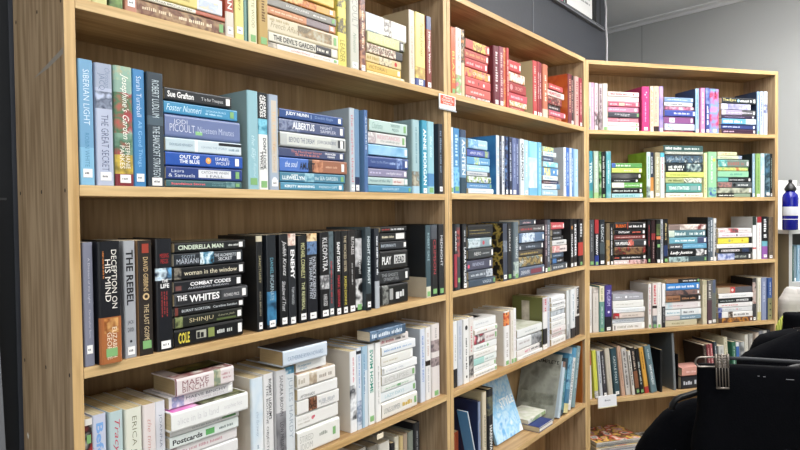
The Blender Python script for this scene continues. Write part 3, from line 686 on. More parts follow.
shelf(CB, 1, .006, 'red', '''
U 450.7 455.3 26.5 d9652f | T BLAZE/.35/.85/.5/.6/f4d070 | g .96
U 455.8 461.5 27 efe2da | T THE GHOST'S CHILD/.12/.5/.5/.5/3a302c | T stay/.55/.62/.5/.4/3a302c/i | A .7/.98/efe2da,8ab878,d87a90/50
U 461.8 464.8 29 e8cba0 | A 0/.5/e8cba0,2a2422,d89048/50
S 465.2 466
F 37.8 488.8 ce5249 | A .3/.85/ce5249,e8d070,8a6a40,d88a80/50 | w .94
F 47.8 488.8 bd4c43 | M .05/.85/.5/.4/d8a070 | w .94
F 56.8 487.6 ca4347 | M .06/.36/.45/.34/f0c8c8 | M .45/.76/.45/.34/f0c8c8 | w .92
F 66 490.4 c8483c | A 0/1/c8483c,e0a848,d87070,8a2c2c/40 | T CROSSED/.3/.8/.5/.4/f4e8e0 | w .95
F 75.5 490.2 d35552 | M .1/.36/.5/.34/f2d8d4 | B .5/.53/2a2424/.3,.7 | D .72/.45/.24/f2e8e4
F 85 490 d36259 | M .2/.75/.45/.3/f4dcd8
F 94.6 489.4 6a4044 | A 0/1/2a2428,d85a6a,e8e0dc,5a7a5c/60 | w .95
U 493.8 499.2 45 752635 | K 7a2834 | M .1/.8/.5/.5/e8d8d8 | w .95
U 499.5 503.8 46 9a4759 | M .1/.85/.5/.5/e0c0c0 | w .95
U 504 506.4 47 d8a040 | A 0/1/d8a040,c04a34,e8c880/50
U 506.6 509 47.5 c63e3c | M .2/.8/.5/.5/f0d8d4
S 509.4 510
F 58.4 521 ca3c40 | M .1/.7/.5/.4/f0d8d4 | w .93
F 70.2 525.4 e08a4c | A 0/1/e08a4c,f0e4d8,c84838/50 | M .2/.8/.5/.4/f4ece4
F 80.5 526.4 a72c31 | T SECRET/.35/.8/.5/.4/e8b8b0 | D .14/.5/.36/d8a0a0
F 91.6 527.4 d74e5e | M .1/.8/.5/.4/f4d0d8
F 99.6 526.4 e8d0b0 | A 0/1/e8d0b0,d89040,f4f0e8,b86a38/60
F 105.6 524 b84043 | M .1/.8/.5/.4/e8c0b0
U 533.8 537.9 60 ca4343 | K cbbb8e | C/b/.02/.98/.02/.98/cdbd90 | M .1/.8/.5/.5/f0d4c8 | w .96
U 538.2 540.2 61 a9353a | M .2/.7/.5/.5/e8c8c8 | w .96
U 540.4 543 62 91283a | M .2/.7/.5/.5/e8c8c8 | w .96
U 543.3 548.2 63.6 c8704e | B .84/1/e8c8b4 | M .2/.7/.5/.4/f4e0d0
S 548.6 549
F 82.6 562.4 d1474c | M .1/.8/.5/.36/f4e0dc
F 88.4 565 e6d4cc | T HEARTLESS/.05/.8/.5/.6/c83c48/b | w .94
F 95 562.4 b8353e | A 0/1/b8353e,2a2224,d8a090/60
F 103.6 561 2c2628 | M .1/.8/.5/.4/d8d0cc
F 109 565 c85c70 | M .1/.7/.5/.4/f8e4e8 | w .94
F 115.2 561 882838 | A 0/1/882838,d87858,2a2022/60
U 567.8 571.6 73.5 7a2a34 | K c25e2e | C/b/.02/.98/.02/.98/c8642e,b8502a,d87a40/14 | M .1/.8/.5/.4/e8c0a0
U 571.9 574.8 74.6 2a2226 | M .1/.8/.5/.4/c8a8a0 | w .95
U 575.2 578.8 76 d8a8a0 | M .1/.8/.5/.5/8c2a34
U 579.2 582.2 77.6 9e283a | M .1/.8/.5/.4/e8c0b8 | w .95
''')
shelf(CB, 2, .006, 'blue', '''
U 451.2 454.3 127 e6eff6 | M .2/.8/.5/.4/7a9cc0 | g .95
U 454.6 461 127.5 3f8cc6 | M .1/.6/.5/.6/bfe0f4 | A .6/.9/3f8cc6,8ac8ec,3f8cc6/40 | g .93
U 461.4 467.5 129.2 6c9cc2 | B 0/.12/3c5070 | T ACHTEN/.14/.72/.5/.72/eef4f8/b | B .75/1/2c4a5c
S 468 469
F 137.8 487 a8d2ec | L/468.2 | A 0/.5/a8d2ec,5a98c8,d8ecf6/40 | M .5/.9/.5/.3/e8f4fa
F 148.4 490 4b5fb0 | T AND SPELL/.1/.7/.5/.46/f0f2fa/i | A .8/.95/4b5fb0,a8c060,4b5fb0/60
F 155.8 491 5aa2d4 | A .3/.56/5aa2d4,c8d870,5aa2d4,e8f0f4/60 | M .6/.9/.4/.3/d8ecf8
F 164 490.6 a8d6ee | M .1/.8/.5/.3/eaf6fc
F 170.8 490.8 c8cdd2 | M .1/.7/.5/.4/5a6a80 | B .88/1/2a3038
F 175.6 491.6 3a5890 | A 0/1/3a5890,e8eef2,8aa848,2c3a68/60
F 182.4 492.6 4f8abc | M .1/.8/.5/.3/c8e0f0 | g .95
F 188 493 dfe9ef | M .1/.7/.5/.4/b8c4cc | w .95
U 497.2 500.2 135 dce8f2 | K 3a84c2 | C/b/.02/.98/.02/.98/2c70b0,4a98d0,6ab4e0/8 | M .2/.7/.5/.4/6a90b8
U 500.4 503 135.6 20263c | M .1/.7/.5/.4/a8b8d8
U 503.2 505.8 135.8 e8eef4 | M .08/.85/.5/.6/2a3a68 | w .95
U 506 509 136 2c4a86 | A 0/1/2c4a86,14182c,6a90c8/40 | w .95
U 509.2 512.2 136.5 1c2848 | M .1/.8/.5/.5/d0dcf0 | w .95
U 512.5 516.6 137.5 6272a2 | M .1/.7/.5/.3/a8b4d8 | w .95
U 516.8 520 138 3a4a7c | M .1/.8/.5/.4/c0cce8
U 520.3 524.2 138.7 dde6ee | T CABIN PORCH/.06/.75/.5/.66/1c2430/b | w .96
U 524.6 529.4 139.6 a8d0e2 | M .1/.7/.5/.3/e8f4f8 | w .95
U 529.8 538.3 140.8 8ed0f0 | A 0/.3/7cc4ec,9cd8f4/12 | A .3/.86/f0f8fc,b8e0f4,e0f2fa/14 | B .86/1/6cb8e8
U 538.7 542.6 142 70c2e4 | M .1/.8/.5/.3/d8f0fa
S 543 544
F 145.8 554 5ab8d8 | A 0/1/5ab8d8,e8d860,3a88b8/60
F 151 556 e4edf2 | M .1/.8/.5/.4/7aa8c8
F 156 553.6 46597c | M .1/.8/.5/.4/c8d4e4
F 161 557.4 dfeef4 | A 0/1/dfeef4,5ac0d8,e8f4f8/50
F 166.8 558.6 4892d4 | A .1/.5/4892d4,e8d868,d8ecf4/60 | D .72/.5/.26/f0f4f8 | w .95
F 175 557.4 e6eef2 | M .1/.7/.5/.4/8ab0c8
F 180 559.6 5a2c3c | B .5/1/2c3a6c | M .1/.9/.5/.4/e8d8d8
F 183.4 560.6 e9f0f4 | M .1/.6/.5/.36/7890a8 | B .8/1/5a90b8
F 189 558.4 a0cae6 | M .1/.7/.5/.4/f0f8fc
U 564.7 567.2 147 e8eff5 | K b8c0c8 | M .1/.8/.5/.5/7a90a8
U 567.5 570.2 147.5 2f72d2 | M .1/.8/.5/.4/c8e0f8
U 570.5 572.4 147.8 dce8f4 | M .1/.7/.5/.5/4a78b0
U 572.6 574.6 148 4a88cc | M .2/.8/.5/.4/d8e8f8
U 575 579.2 148.7 a8d0ec | M .2/.7/.5/.3/f0f8fc
''')
shelf(CB, 3, .006, 'black', '''
U 452.4 454.2 224.4 1a1c20
U 454.5 457.4 224.4 1c1e22 | B .45/.95/a82c40 | T DARK/.1/.42/.5/.5/f0f0f0/b
U 457.8 461 224.3 3a4248 | A .05/.5/3a4248,a84a48,2a3034/50 | g .85
U 463.4 467.6 224 1b1d21 | T LAURA WILDER/.35/.92/.5/.6/f0f2f4/ab | M .1/.3/.5/.4/c8ccd0 | w .95
S 468.2 469
F 224.6 492.8 191a1d | M .05/.9/.3/.08/b8a870 | M .05/.7/.6/.08/b8a870 | N black paperback with thin gold lines
F 238.4 491.4 87a0aa | A 0/.5/87a0aa,c8d4d8,5a7078/50 | D .64/.5/.3/c04a58 | w .94
F 249 493 3a4044 | T NERO/.22/.5/.5/.46/eceeee | M .56/.84/.5/.2/b8bcc0 | w .95
F 260 493.8 4a4c62 | D .06/.4/.24/d85a70 | T REVENGE/.2/.66/.55/.4/b8c0d4 | w .9
F 271.6 492.4 5a6472 | M .1/.7/.5/.36/c8d0d8 | A .72/1/5a6472,c8d0d8,5a6472/60
F 280.2 495 3a4c5e | T VAGUS/.5/.84/.5/.5/d0dce8 | g .95
U 502.6 507.2 223.5 3a4254 | K 1c1c20 | C/b/0/1/0/1/17171a,17171a,a89448,1a1a1c,17171a/34 | A .3/.5/3a4254,9aa4b0/50 | w .93
U 508.4 512.9 223 1a1b1f | T HARLAN/.1/.5/.5/.4/e0e2e4/a | g .94
U 513.8 518.6 222 66747c | T VENGEANCE/.25/.65/.5/.5/e8eef0 | A .7/.95/66747c,b8c8c0,66747c/40 | g .95
S 519 520
F 219.8 536.6 39424e | L/520.6 | M .2/.7/.5/.4/c8a8b0 | w .94
F 225.6 544 4c464a | M .05/.5/.5/.4/b85858 | M .55/.85/.5/.3/c8c8c8 | w .95
F 233 544 5a7698 | A .1/.6/5a7698,d8e4ee,5a7698/50 | w .95
F 243.6 544.2 3a4450 | D .08/.4/.3/c8ccd4 | M .3/.7/.5/.3/a8b4c4 | w .95
F 251.4 543.6 4a443c | M .1/.8/.5/.4/c8b070
F 257.2 543.6 6c5c42 | A 0/1/6c5c42,a89460,3a3024,8a9a98/40 | T MIST/.08/.32/.5/.4/e8e4dc | w .95
F 268 544 5a6880 | T DENVER/.06/.4/.5/.5/e4e8ee | B .44/.88/8a3c4c/.15,.8 | w .95
U 544.6 547.4 219.7 3c3038 | M .1/.7/.5/.5/c8b0b8 | w .95
U 547.8 551.6 219.8 4b5362 | M .1/.8/.5/.4/c0c8d4 | g .95
S 552.2 553
F 222.6 564.8 c94c54 | M .1/.8/.5/.4/f0d4d0 | w .95
F 229.6 561 2a2c32 | M .1/.8/.5/.3/a8acb4
F 236 563.4 25292e | M .1/.8/.5/.4/d0d4d8
F 240.6 566.4 d8dada | M .3/.8/.5/.4/5a5e64
F 246 566.6 e2d6d4 | A 0/.5/e2d6d4,c87a78,e2d6d4/50 | M .5/.9/.5/.36/5a5258
F 253.2 563.6 3c546c | M .1/.8/.5/.3/b8c8d8
F 258.6 564.4 20242c | B .1/.4/3a78b8 | M .5/.9/.5/.4/d0d4da
F 264.2 567.6 4a545e | M .1/.8/.5/.4/dce0e4 | w .94
U 570.8 573.8 219 17181b | D .18/.5/.3/c88a50 | T COLLAPSE/.3/.8/.5/.6/eceef0/b | w .95
U 574.3 578 219 191a1e | T REDEEMER/.1/.8/.5/.6/e8eaee/b | w .95
U 578.6 583 219 1c1b1d | M .1/.5/.5/.5/c8ccd0 | B .5/.78/c23a30 | g .95
''')
shelf(CB, 4, .02, 'white', '''
U 453.6 457.6 322 eceeee | B .72/1/23252a | M .2/.6/.5/.3/b0b4b8 | P/d8c9a4
U 458.1 462.9 320.7 c8ced9 | M .1/.6/.5/.3/8a9ab8 | P/ccba90
U 463.3 468.8 319.4 eeeeec | D .14/.5/.28/2a2c30 | M .3/.8/.5/.3/3a3c40 | D .9/.5/.16/2a2c30 | P/d8caa8
U 469.2 473.8 317.3 e0dbd6 | A .6/.95/e0dbd6,26262a,e0dbd6/30 | M .15/.55/.5/.4/c88a88 | P/d0bf98
S 474.2 475
F 320.6 496.6 eceeee | M .1/.7/.5/.24/c0c4c8 | C/f/0/1/0/.95/e6e6e4 | C/f/.3/.7/.3/.8/2a2a2c
F 329.8 496.8 eceae6 | M .1/.5/.5/.34/b8b0a8 | D .5/.5/.2/c84a48 | g .94
F 335.6 497 e6dede | A 0/.45/e6dede,c8485c,2a2628,e6dede/30 | M .5/.9/.5/.3/b08a8c | g .94
F 345.4 497 ecefee | M .1/.6/.5/.4/9aa8a4 | D .6/.5/.3/5cae60
F 352.4 497.2 efeeea | M .1/.7/.5/.3/c0bcb4 | w .95
F 359.6 497.2 e9f0ee | B 0/.45/a8dad4 | M .5/.9/.5/.3/a0b0b0
F 366.6 497.2 eef0ee | M .1/.7/.5/.3/b8c0c0 | g .95
F 373.2 497.6 efefeb | M .1/.9/.5/.36/8a8e90 | g .95
U 504.8 510.3 311.6 edeceb | K dcd6cc | A .03/.27/2a1c1a,c8502c,e8a060,3a2420/40 | M .4/.85/.5/.36/b0a8a4 | g .95 | P/d4c6a2
U 510.8 513.6 310.4 e6dfd4 | M .2/.8/.5/.3/b0a890 | g .95 | P/cbbb94
U 514 516.8 308.6 efefef | M .2/.8/.5/.3/c0a0a0 | g .96 | P/dccfb0
S 517.2 518
F 329.4 541.8 e9ecec | M .3/.8/.5/.24/b0b8b8 | C/f/.0/1/.0/.95/d8dad0,b8bca8,e8e8e0/16
F 338.8 541.8 e7e9ea | A .56/1/5a5e64,a0a4a8,3a3e44/30 | M .08/.5/.6/.24/b0a8a8
F 350.8 542.2 eae6e4 | M .3/.5/.5/.5/d07088 | M .55/.9/.5/.4/4a4a4e | B .9/1/2c2e30
F 357.4 542.2 e9ebea | M .2/.7/.5/.4/9aa0a4
U 543.6 547.6 297.8 eeecec | K 6c7038 | C/b/.08/.6/.45/.7/b0a898,d8d0c0/40 | B .02/.28/d8c8cc | M .04/.28/.5/.5/c85a6c | B .6/.9/2c2c30 | w .95 | H
U 548.2 551 297 cbd0da | M .1/.8/.5/.3/8a98b8 | P/dccfb0
S 551.4 552
F 297.2 565 eaecee | M .1/.8/.4/.24/b8bcc4
F 302.8 565 e6e8ea | M .05/.9/.5/.4/3a3c42
F 307.2 565.2 eef0f0 | M .3/.9/.5/.3/5a5e64
F 311.8 565 a9b1ba | A 0/1/a9b1ba,c8d0d6,8a949e/30
F 317 565.2 eeeff0 | M .1/.8/.5/.3/9aa4b0
F 322.4 565.2 ecedec | M .1/.7/.5/.3/b0b4b4 | w .95
F 329 565.2 eae2e2 | M .1/.5/.5/.3/c89aa0 | D .6/.5/.24/c84a5c
F 334.4 565.4 ece6e4 | M .1/.8/.5/.4/b88a90
F 339.2 565.4 eeeeec | M .1/.9/.5/.4/b0b0ac
U 567.8 570.3 290.7 d8dde0 | K c8c4bc | A .7/1/d8dde0,4a5058/30 | P/d0c29e
U 570.9 575 289.4 e8edf0 | M .1/.7/.5/.3/7a94a8 | B .8/1/2c2e34 | P/d8caaa
U 575.8 580.6 287.5 e2e0dd | B .02/.56/28282c/.3,1 | M .04/.5/.6/.3/e8e8ea | A .6/1/28282c,1c1c20/30 | P/d8caaa
''')
shelf(CC, 1, .010, 'pink', '''
U 589.2 591.2 82.3 e8dce4 | A .5/1/e8dce4,b8d0b0,a890c0/50
U 591.4 594.8 82.3 e6a8c8 | M .1/.7/.5/.4/f8e8f0
U 595.1 598.5 82.8 f0dfe6 | M .2/.7/.5/.4/c8607c | A .6/.9/f0dfe6,2a2428,f0dfe6/30
U 598.8 602.6 83.7 c8b8bc | M .1/.6/.5/.6/5a3a44 | A .6/1/c8b8bc,4a4044/40
U 603 607.8 83.4 f0ead8 | M .2/.8/.5/.2/d8b8a8 | g .96
S 608.2 609
F 91 639 f0dcd6 | M .08/.66/.5/.4/b83c50 | D .82/.5/.26/d06058
F 96 639 f2f0ec | M .05/.4/.6/.24/c8c0bc
F 101 639 d2627c | M .05/.3/.5/.4/f4dce0 | B .34/.52/e8d8b0/.15,.85 | M .56/.75/.5/.4/f4dce0 | w .92
F 106.2 638.8 ea8cac | M .05/.6/.5/.3/f8dce6 | w .9
F 111.6 639 484a54 | M .2/.7/.65/.24/d8dade | M .4/.7/.3/.24/d8dade | g .95
F 117 639 e08c9c | M .3/.7/.5/.3/f8e0e4 | B .36/.38/2a2428
F 121.4 639 efe0e2 | T WRITTEN/.15/.8/.5/.5/c86878/t | g .93
F 125.8 639 f2f0ee | M .15/.6/.5/.3/c8c0c0 | g .93
U 642 649.8 86.4 da2e7e | K b02468 | D .18/.4/.12/f4dce8 | D .13/.6/.1/f4dce8 | D .24/.62/.08/f4dce8 | M .35/.8/.45/.2/f4b8d4 | w .94
U 650.3 653.8 86 ecd8c0 | M .08/.9/.5/.6/d88a5c | w .96
U 654.2 659.4 86 eec4a8 | M .1/.8/.4/.3/d86a7c | B .88/1/3a2c2c
U 660 664 86.2 7a70c0 | A 0/1/7a70c0,a898d8,c8a0c8/16 | w .95
S 664.4 665
F 96.8 693 7a9cd2 | M .1/.8/.5/.3/d8e4f4 | w .95
F 101.6 692.4 e8eaee | M .04/.7/.5/.6/202430/b
F 105.8 694 e6cfd8 | A 0/1/e6cfd8,c87a98,2a2430/50 | w .95
F 109.6 695 3f50a2 | M .3/.85/.5/.36/d8dcf4 | w .95
F 116 694 8c528a | B .18/.36/f0ecf0/.1,.9 | D .27/.5/.14/2a2430 | w .93
F 123.2 694.4 b8c6e6 | A .05/.6/b8c6e6,e8eef6,8aa0d0/40 | w .88
F 130 693.6 a8486c | M .1/.7/.5/.4/f0c8d8
U 696.2 699.8 88.3 9cc2de | K 34466a | M .1/.7/.5/.4/4a80a8 | w .95
U 700.6 704.8 87.8 e28cba | M .1/.8/.5/.4/f8dcec | w .95
U 705.4 709.6 88 404c92 | M .4/.85/.5/.5/e4e8f4 | A 0/.35/404c92,8a98c8/40 | w .95
U 710.2 719.6 88.6 d87ab0 | A .0/1/d87ab0,6aa0dc,c83a5c,e898c8/13 | M .05/.2/.6/.2/2a2430 | w .94
S 721.8 722
F 96.8 756 30343a | L/722 | T The Eyre/.02/.42/.55/.7/e8dc90/a | D .48/.5/.3/a8d8e8 | M .54/.9/.5/.5/f0f0f0 | w .95
F 103 750.8 dddcec | A .2/.9/dddcec,9a98c0,5a5870/20 | w .95
F 109.2 755.8 a89cb8 | B .6/1/5a5a5e | B .02/.12/d8d8e0 | M .2/.9/.5/.3/e4e0ec | w .95
F 114.6 755 3a3048 | M .1/.7/.5/.3/a890b8 | w .95
F 118 756 5aa6dc | M .05/.6/.5/.6/e8f4fc | B .7/1/cfe0ee | w .95
F 123.8 756.4 2f4080 | M .05/.55/.5/.4/d8e0f4 | w .95
F 128.6 756 41263e | M .05/.4/.5/.4/d8b8d0 | w .95
U 757.4 760 91.3 8cacd4 | K 30405a | M .1/.7/.5/.4/e8f0f8 | g .95
U 760.3 763 91.4 c4d4ec | M .1/.8/.5/.5/3a4c80
U 763.8 767.4 91.5 dfe3ee | M .1/.6/.5/.4/7a88b8 | A .3/.5/dfe3ee,34407c/40 | w .95
''')
shelf(CC, 2, .010, 'green', '''
U 588.9 593.2 151 3296ae | T TEWER/.22/.7/.5/.7/e8f6f8/b | B .84/1/4aa888
U 593.6 598.6 151 b9cdb9 | M .1/.8/.5/.3/e8f0e8 | B .88/1/a8d088
U 599 601.6 151.4 243428 | A 0/1/243428,5a9050,b8c8b0/40
U 602 605.8 151.6 1d2122 | M .1/.8/.5/.6/c8ccc8 | g .95
U 606.4 611.4 151.2 3f8c9c | A 0/1/3f8c9c,6ab0b8,c8dce0/10 | M .2/.7/.5/.3/e0f0f2
S 611.8 612
F 162.8 642 5ca252 | B 0/.12/4a70c0 | M .14/.62/.5/.5/f0f8ec
F 167.8 642 c8dc62 | M .4/.7/.5/.34/f4f8d8 | w .94
F 172.8 641.6 6c6c6a | A 0/1/6c6c6a,2c2e2e,a8a8a4/8 | w .95
F 178.6 638.8 1d1f20 | M .1/.7/.5/.34/e0e2e0 | w .94
F 182.4 642.2 6cb258 | B 0/.4/e8ecd8 | M .42/.9/.5/.3/d8ecd0 | w .95
F 188 642.2 1a1d1e | M .05/.85/.5/.4/d0d8d4 | w .94
F 193.4 642.8 a2d2da | M .1/.75/.5/.5/5a9a94 | w .94
U 646.4 650.4 152 c6dfd9 | K 92b434 | C/b/.02/.98/.02/.98/9cbc3a,86a830,a8c850/8 | M .1/.6/.5/.4/6a9a94 | A .75/1/2a2c2c,c6dfd9/40
U 650.9 654.5 152.2 26344a | B .55/.85/d89038 | B .85/1/e8e4da | M .1/.5/.5/.5/e4e8ec | w .96
U 655.2 660.2 152.4 b8b292 | M .1/.85/.5/.5/e8e8c8 | w .93
U 661 665.2 152.6 e2ecec | M .1/.6/.5/.4/c84a68 | B 0/.1/5ac0d8 | w .95
S 666 666
F 144.8 703.4 3b5c5a | L/664 | M .05/.45/.55/.5/f0f4f0/b | M .52/.92/.5/.36/e4ece8 | Z/14
F 151.3 702.8 a8aca0 | L/665 | M .05/.9/.5/.4/e8eae4
F 154.4 703.4 2b3c4a | A 0/1/2b3c4a,5a7488,182430,c8d4d4/60 | M .06/.5/.5/.4/90a8b8
F 163 702.8 1e2a30 | M .06/.5/.66/.4/eceee8 | M .06/.45/.25/.36/eceee8 | A .55/.95/1e2a30,6a8084,c8d4c8/60
F 171.8 704 c8d262 | M .1/.6/.5/.24/8a9838
F 177.6 702 b8c284 | M .06/.5/.5/.5/4a5a28 | A .5/1/2c3428,e8ecd8,2c3428/50 | w .95
F 183 701.4 4a9c92 | T TENNIS STRATEGIES/.06/.66/.5/.46/eef6f4/b | B .68/.88/8aa8a8/.2,.8 | w .93
F 192.8 702.8 eae4d2 | M .1/.4/.5/.4/a8a088 | D .52/.5/.3/88a888 | M .6/.9/.5/.4/a8a088
U 704.9 708.1 152.8 e2e6a8 | M .2/.9/.4/.3/98a858 | D .8/.5/.2/5a98c0
U 708.4 717.2 151.7 92cc9a | A .78/1/5a78b8,92cc9a,3a58a0/40 | D .18/.7/.2/d8e860 | M .1/.7/.4/.24/d8f0d8
S 717.8 718
F 151.6 737 d9deac | M .2/.5/.5/.5/c86a5c | M .55/.9/.5/.4/8ab058
F 155.4 742 c8d0b0 | M .1/.6/.5/.3/7a8868 | B .85/1/9aa8c0
F 159.2 748.8 6c8278 | A 0/.3/6c8278,3a9a98,c8d8c8/40 | M .3/.88/.5/.6/9a6a60 | w .95
F 167.2 747.8 6aa868 | A 0/1/6aa868,c8c878,a84838/40
F 170.8 748.6 8ccaa2 | M .4/.85/.5/.4/5a9a88
F 177.2 751.4 23282a | B 0/.32/5ab0a8 | M .36/.8/.5/.36/d8dcdc | w .95
F 182 751.6 4e5658 | A 0/.4/4e5658,a87870,4e5658/50 | D .48/.5/.4/1a1c1e | M .58/.9/.5/.4/e4e8e8
F 187.6 751.6 7a8272 | A 0/1/7a8272,b8bca8,4a5048/20 | w .95
F 193.2 750.8 1c2020 | M .04/.5/.5/.5/e0e8e0 | B .5/1/8aa088
U 753.4 756 153.5 90b2ca | K 1c2c30 | M .2/.8/.5/.4/e8f0f4 | w .95
U 756.4 760.8 153.5 8cb464 | M .1/.85/.5/.3/5a8840 | w .96
U 761.1 765 153.4 dfe8ea | A 0/.5/dfe8ea,7aa8c0/20 | w .94
U 765.4 770 153.6 4a728c | A 0/1/4a728c,20343c,8ab0c0/20 | w .93
U 770.8 774.8 153.6 181c1c | M .1/.8/.5/.3/c8d8c8 | w .95
''')
shelf(CC, 3, .010, 'black', '''
U 589.6 594.6 219.7 4b4c51 | M .1/.7/.5/.24/a8acb0 | g .94
U 595 599.3 219.7 22242c | B 0/.3/b02c30 | B .78/1/2a3c90 | T SPARROW/.32/.78/.5/.6/f0f2f4/b | g .95
U 600 605.4 219.8 2b3036 | T LEGACY/.1/.5/.5/.6/dce4e8 | B .5/.75/4a565c | w .93
U 606.2 610 223.4 7c6c52 | A .4/1/7c6c52,a88a58,4a4234/40 | w .95
U 610.6 614 223.6 1a1b1e | M .1/.8/.5/.5/d8dadc | w .95
S 614.6 615
F 222.2 645.8 1f1f21 | T BURNT/.04/.38/.5/.6/d8682c/b | B .41/.43/c84a38 | M .46/.9/.4/.36/e8e8e8 | w .95
F 229.8 645.4 1a1a1c | T OUTLAW/.12/.5/.5/.5/eceaea/b | M .58/.85/.5/.4/d86a58 | w .95
F 235 645.8 7e3c3a | M .08/.85/.5/.36/e0b8b0 | w .95
F 239.7 646.6 3b3b3e | M .04/.5/.6/.4/f0f0f0 | M .05/.5/.28/.2/f0f0f0 | A .42/.6/3b3b3e,d87060,3b3b3e/50 | w .95
F 247.2 645.4 4a2c28 | A 0/1/4a2c28,8a6a48,2a1c1a,a83830/30
F 255.4 646.6 1b1b1d | M .02/.2/.5/.4/e87060 | M .24/.84/.5/.4/dcdcdc | w .95
F 260.4 647.4 d8c8c8 | M .04/.4/.5/.5/f4f4f4 | A .45/1/8a3a3c,d8b8b8,3a2424/40
U 648 651.2 220.8 1b1a1c | M .1/.6/.5/.4/a83a40 | g .93
U 651.8 656 220.6 301c1e | B .3/.45/8c2a2c | M .5/.9/.5/.3/b89898
U 656.3 660.7 219.8 191b1b | B .38/.45/d87a48 | A .1/.36/191b1b,6a7a48/40 | g .6 | w .95
U 661 663.9 219.4 a8adb4 | M .1/.8/.5/.6/3a3e44 | w .96
U 664.3 668.6 219 18191b | M .1/.5/.5/.5/b8a878 | B .6/.85/2a3c68 | g .94
S 669.2 670
F 224.6 706.8 8c7870 | A .3/.95/8c7870,e8e0d8,7a3a38/24 | w .95
F 230.4 705.8 557e88 | B 0/.15/c8d8c8 | M .16/.5/.5/.6/dce8e4 | M .56/.9/.5/.5/e4f0f0 | w .95
F 237.6 707 68a8bc | M .15/.68/.5/.36/eef6f8 | B .74/1/4a5478 | w .94
F 244 706.6 60a2c4 | B 0/.36/4a4e54 | M .04/.34/.5/.4/e4e4e4 | M .4/.9/.5/.24/a0d0e8
F 249.4 707.6 1c1e20 | T Lady Justice/.02/.62/.5/.7/f0f0ee/bi | A .7/.9/1c1e20,d8d8d8,1c1e20/40 | w .95
F 257 707.4 384a50 | A 0/.5/384a50,a8c0c0,384a50/40 | g .95
U 708.2 710.3 217.3 4c5660 | K 23292c | M .1/.8/.5/.5/d8e0e4
U 710.6 713.8 217.6 5a6874 | M .06/.8/.5/.6/dce2e8 | w .95
U 714.2 717.2 218.4 dcdede | B .1/.9/1e2024/.3,1 | M .1/.8/.6/.4/e8e8e8 | w .96
S 718.6 719
F 228.6 751.8 e6dede | M .05/.2/.5/.4/c84a58 | A .3/.6/e6dede,c85a60,5a5054/40 | M .62/.9/.5/.3/b0a8a8
F 233.2 752.2 ece2e8 | M .1/.5/.5/.3/d0a0b8 | D .54/.5/.3/3a2c38 | M .62/.9/.5/.3/a89aa4
F 237.8 752.2 eadd22 | D .34/.5/.28/a8a878 | D .42/.5/.22/c8b83a | D .72/.5/.22/c89a28 | B .91/1/1e1e1e
F 244.2 756 eceae8 | L/716.6 | M .3/.8/.5/.3/a8a8a8
F 248.6 752.2 1e2024 | B .08/.62/dcdcdc/.2,.8 | M .1/.6/.5/.4/5a3a3c | B .7/.9/2a3c60
F 253.2 751.8 7a8cc4 | B .5/1/33373c | A 0/.48/7a8cc4,c8d0ec,5a6ca8/30 | M .5/.88/.5/.5/a8b0a8 | w .95
U 753.2 756.8 216.7 eceeee | K a8aaa6 | B 0/.2/26342c | M .25/.75/.5/.2/c8c8c8 | B .72/.76/c84a48
U 757.3 761.6 216.8 efedeb | B 0/.14/b83038 | M .2/.8/.5/.24/d0b0b0
U 762.4 768 216.6 1b1b1e | M .06/.52/.5/.7/eceef0 | B .58/.7/6ab8c8 | B .7/1/9a58b0 | w .93
U 768.6 773 217 4b463f | A 0/1/4b463f,7a6a58,2a2826/20 | w .95
''')
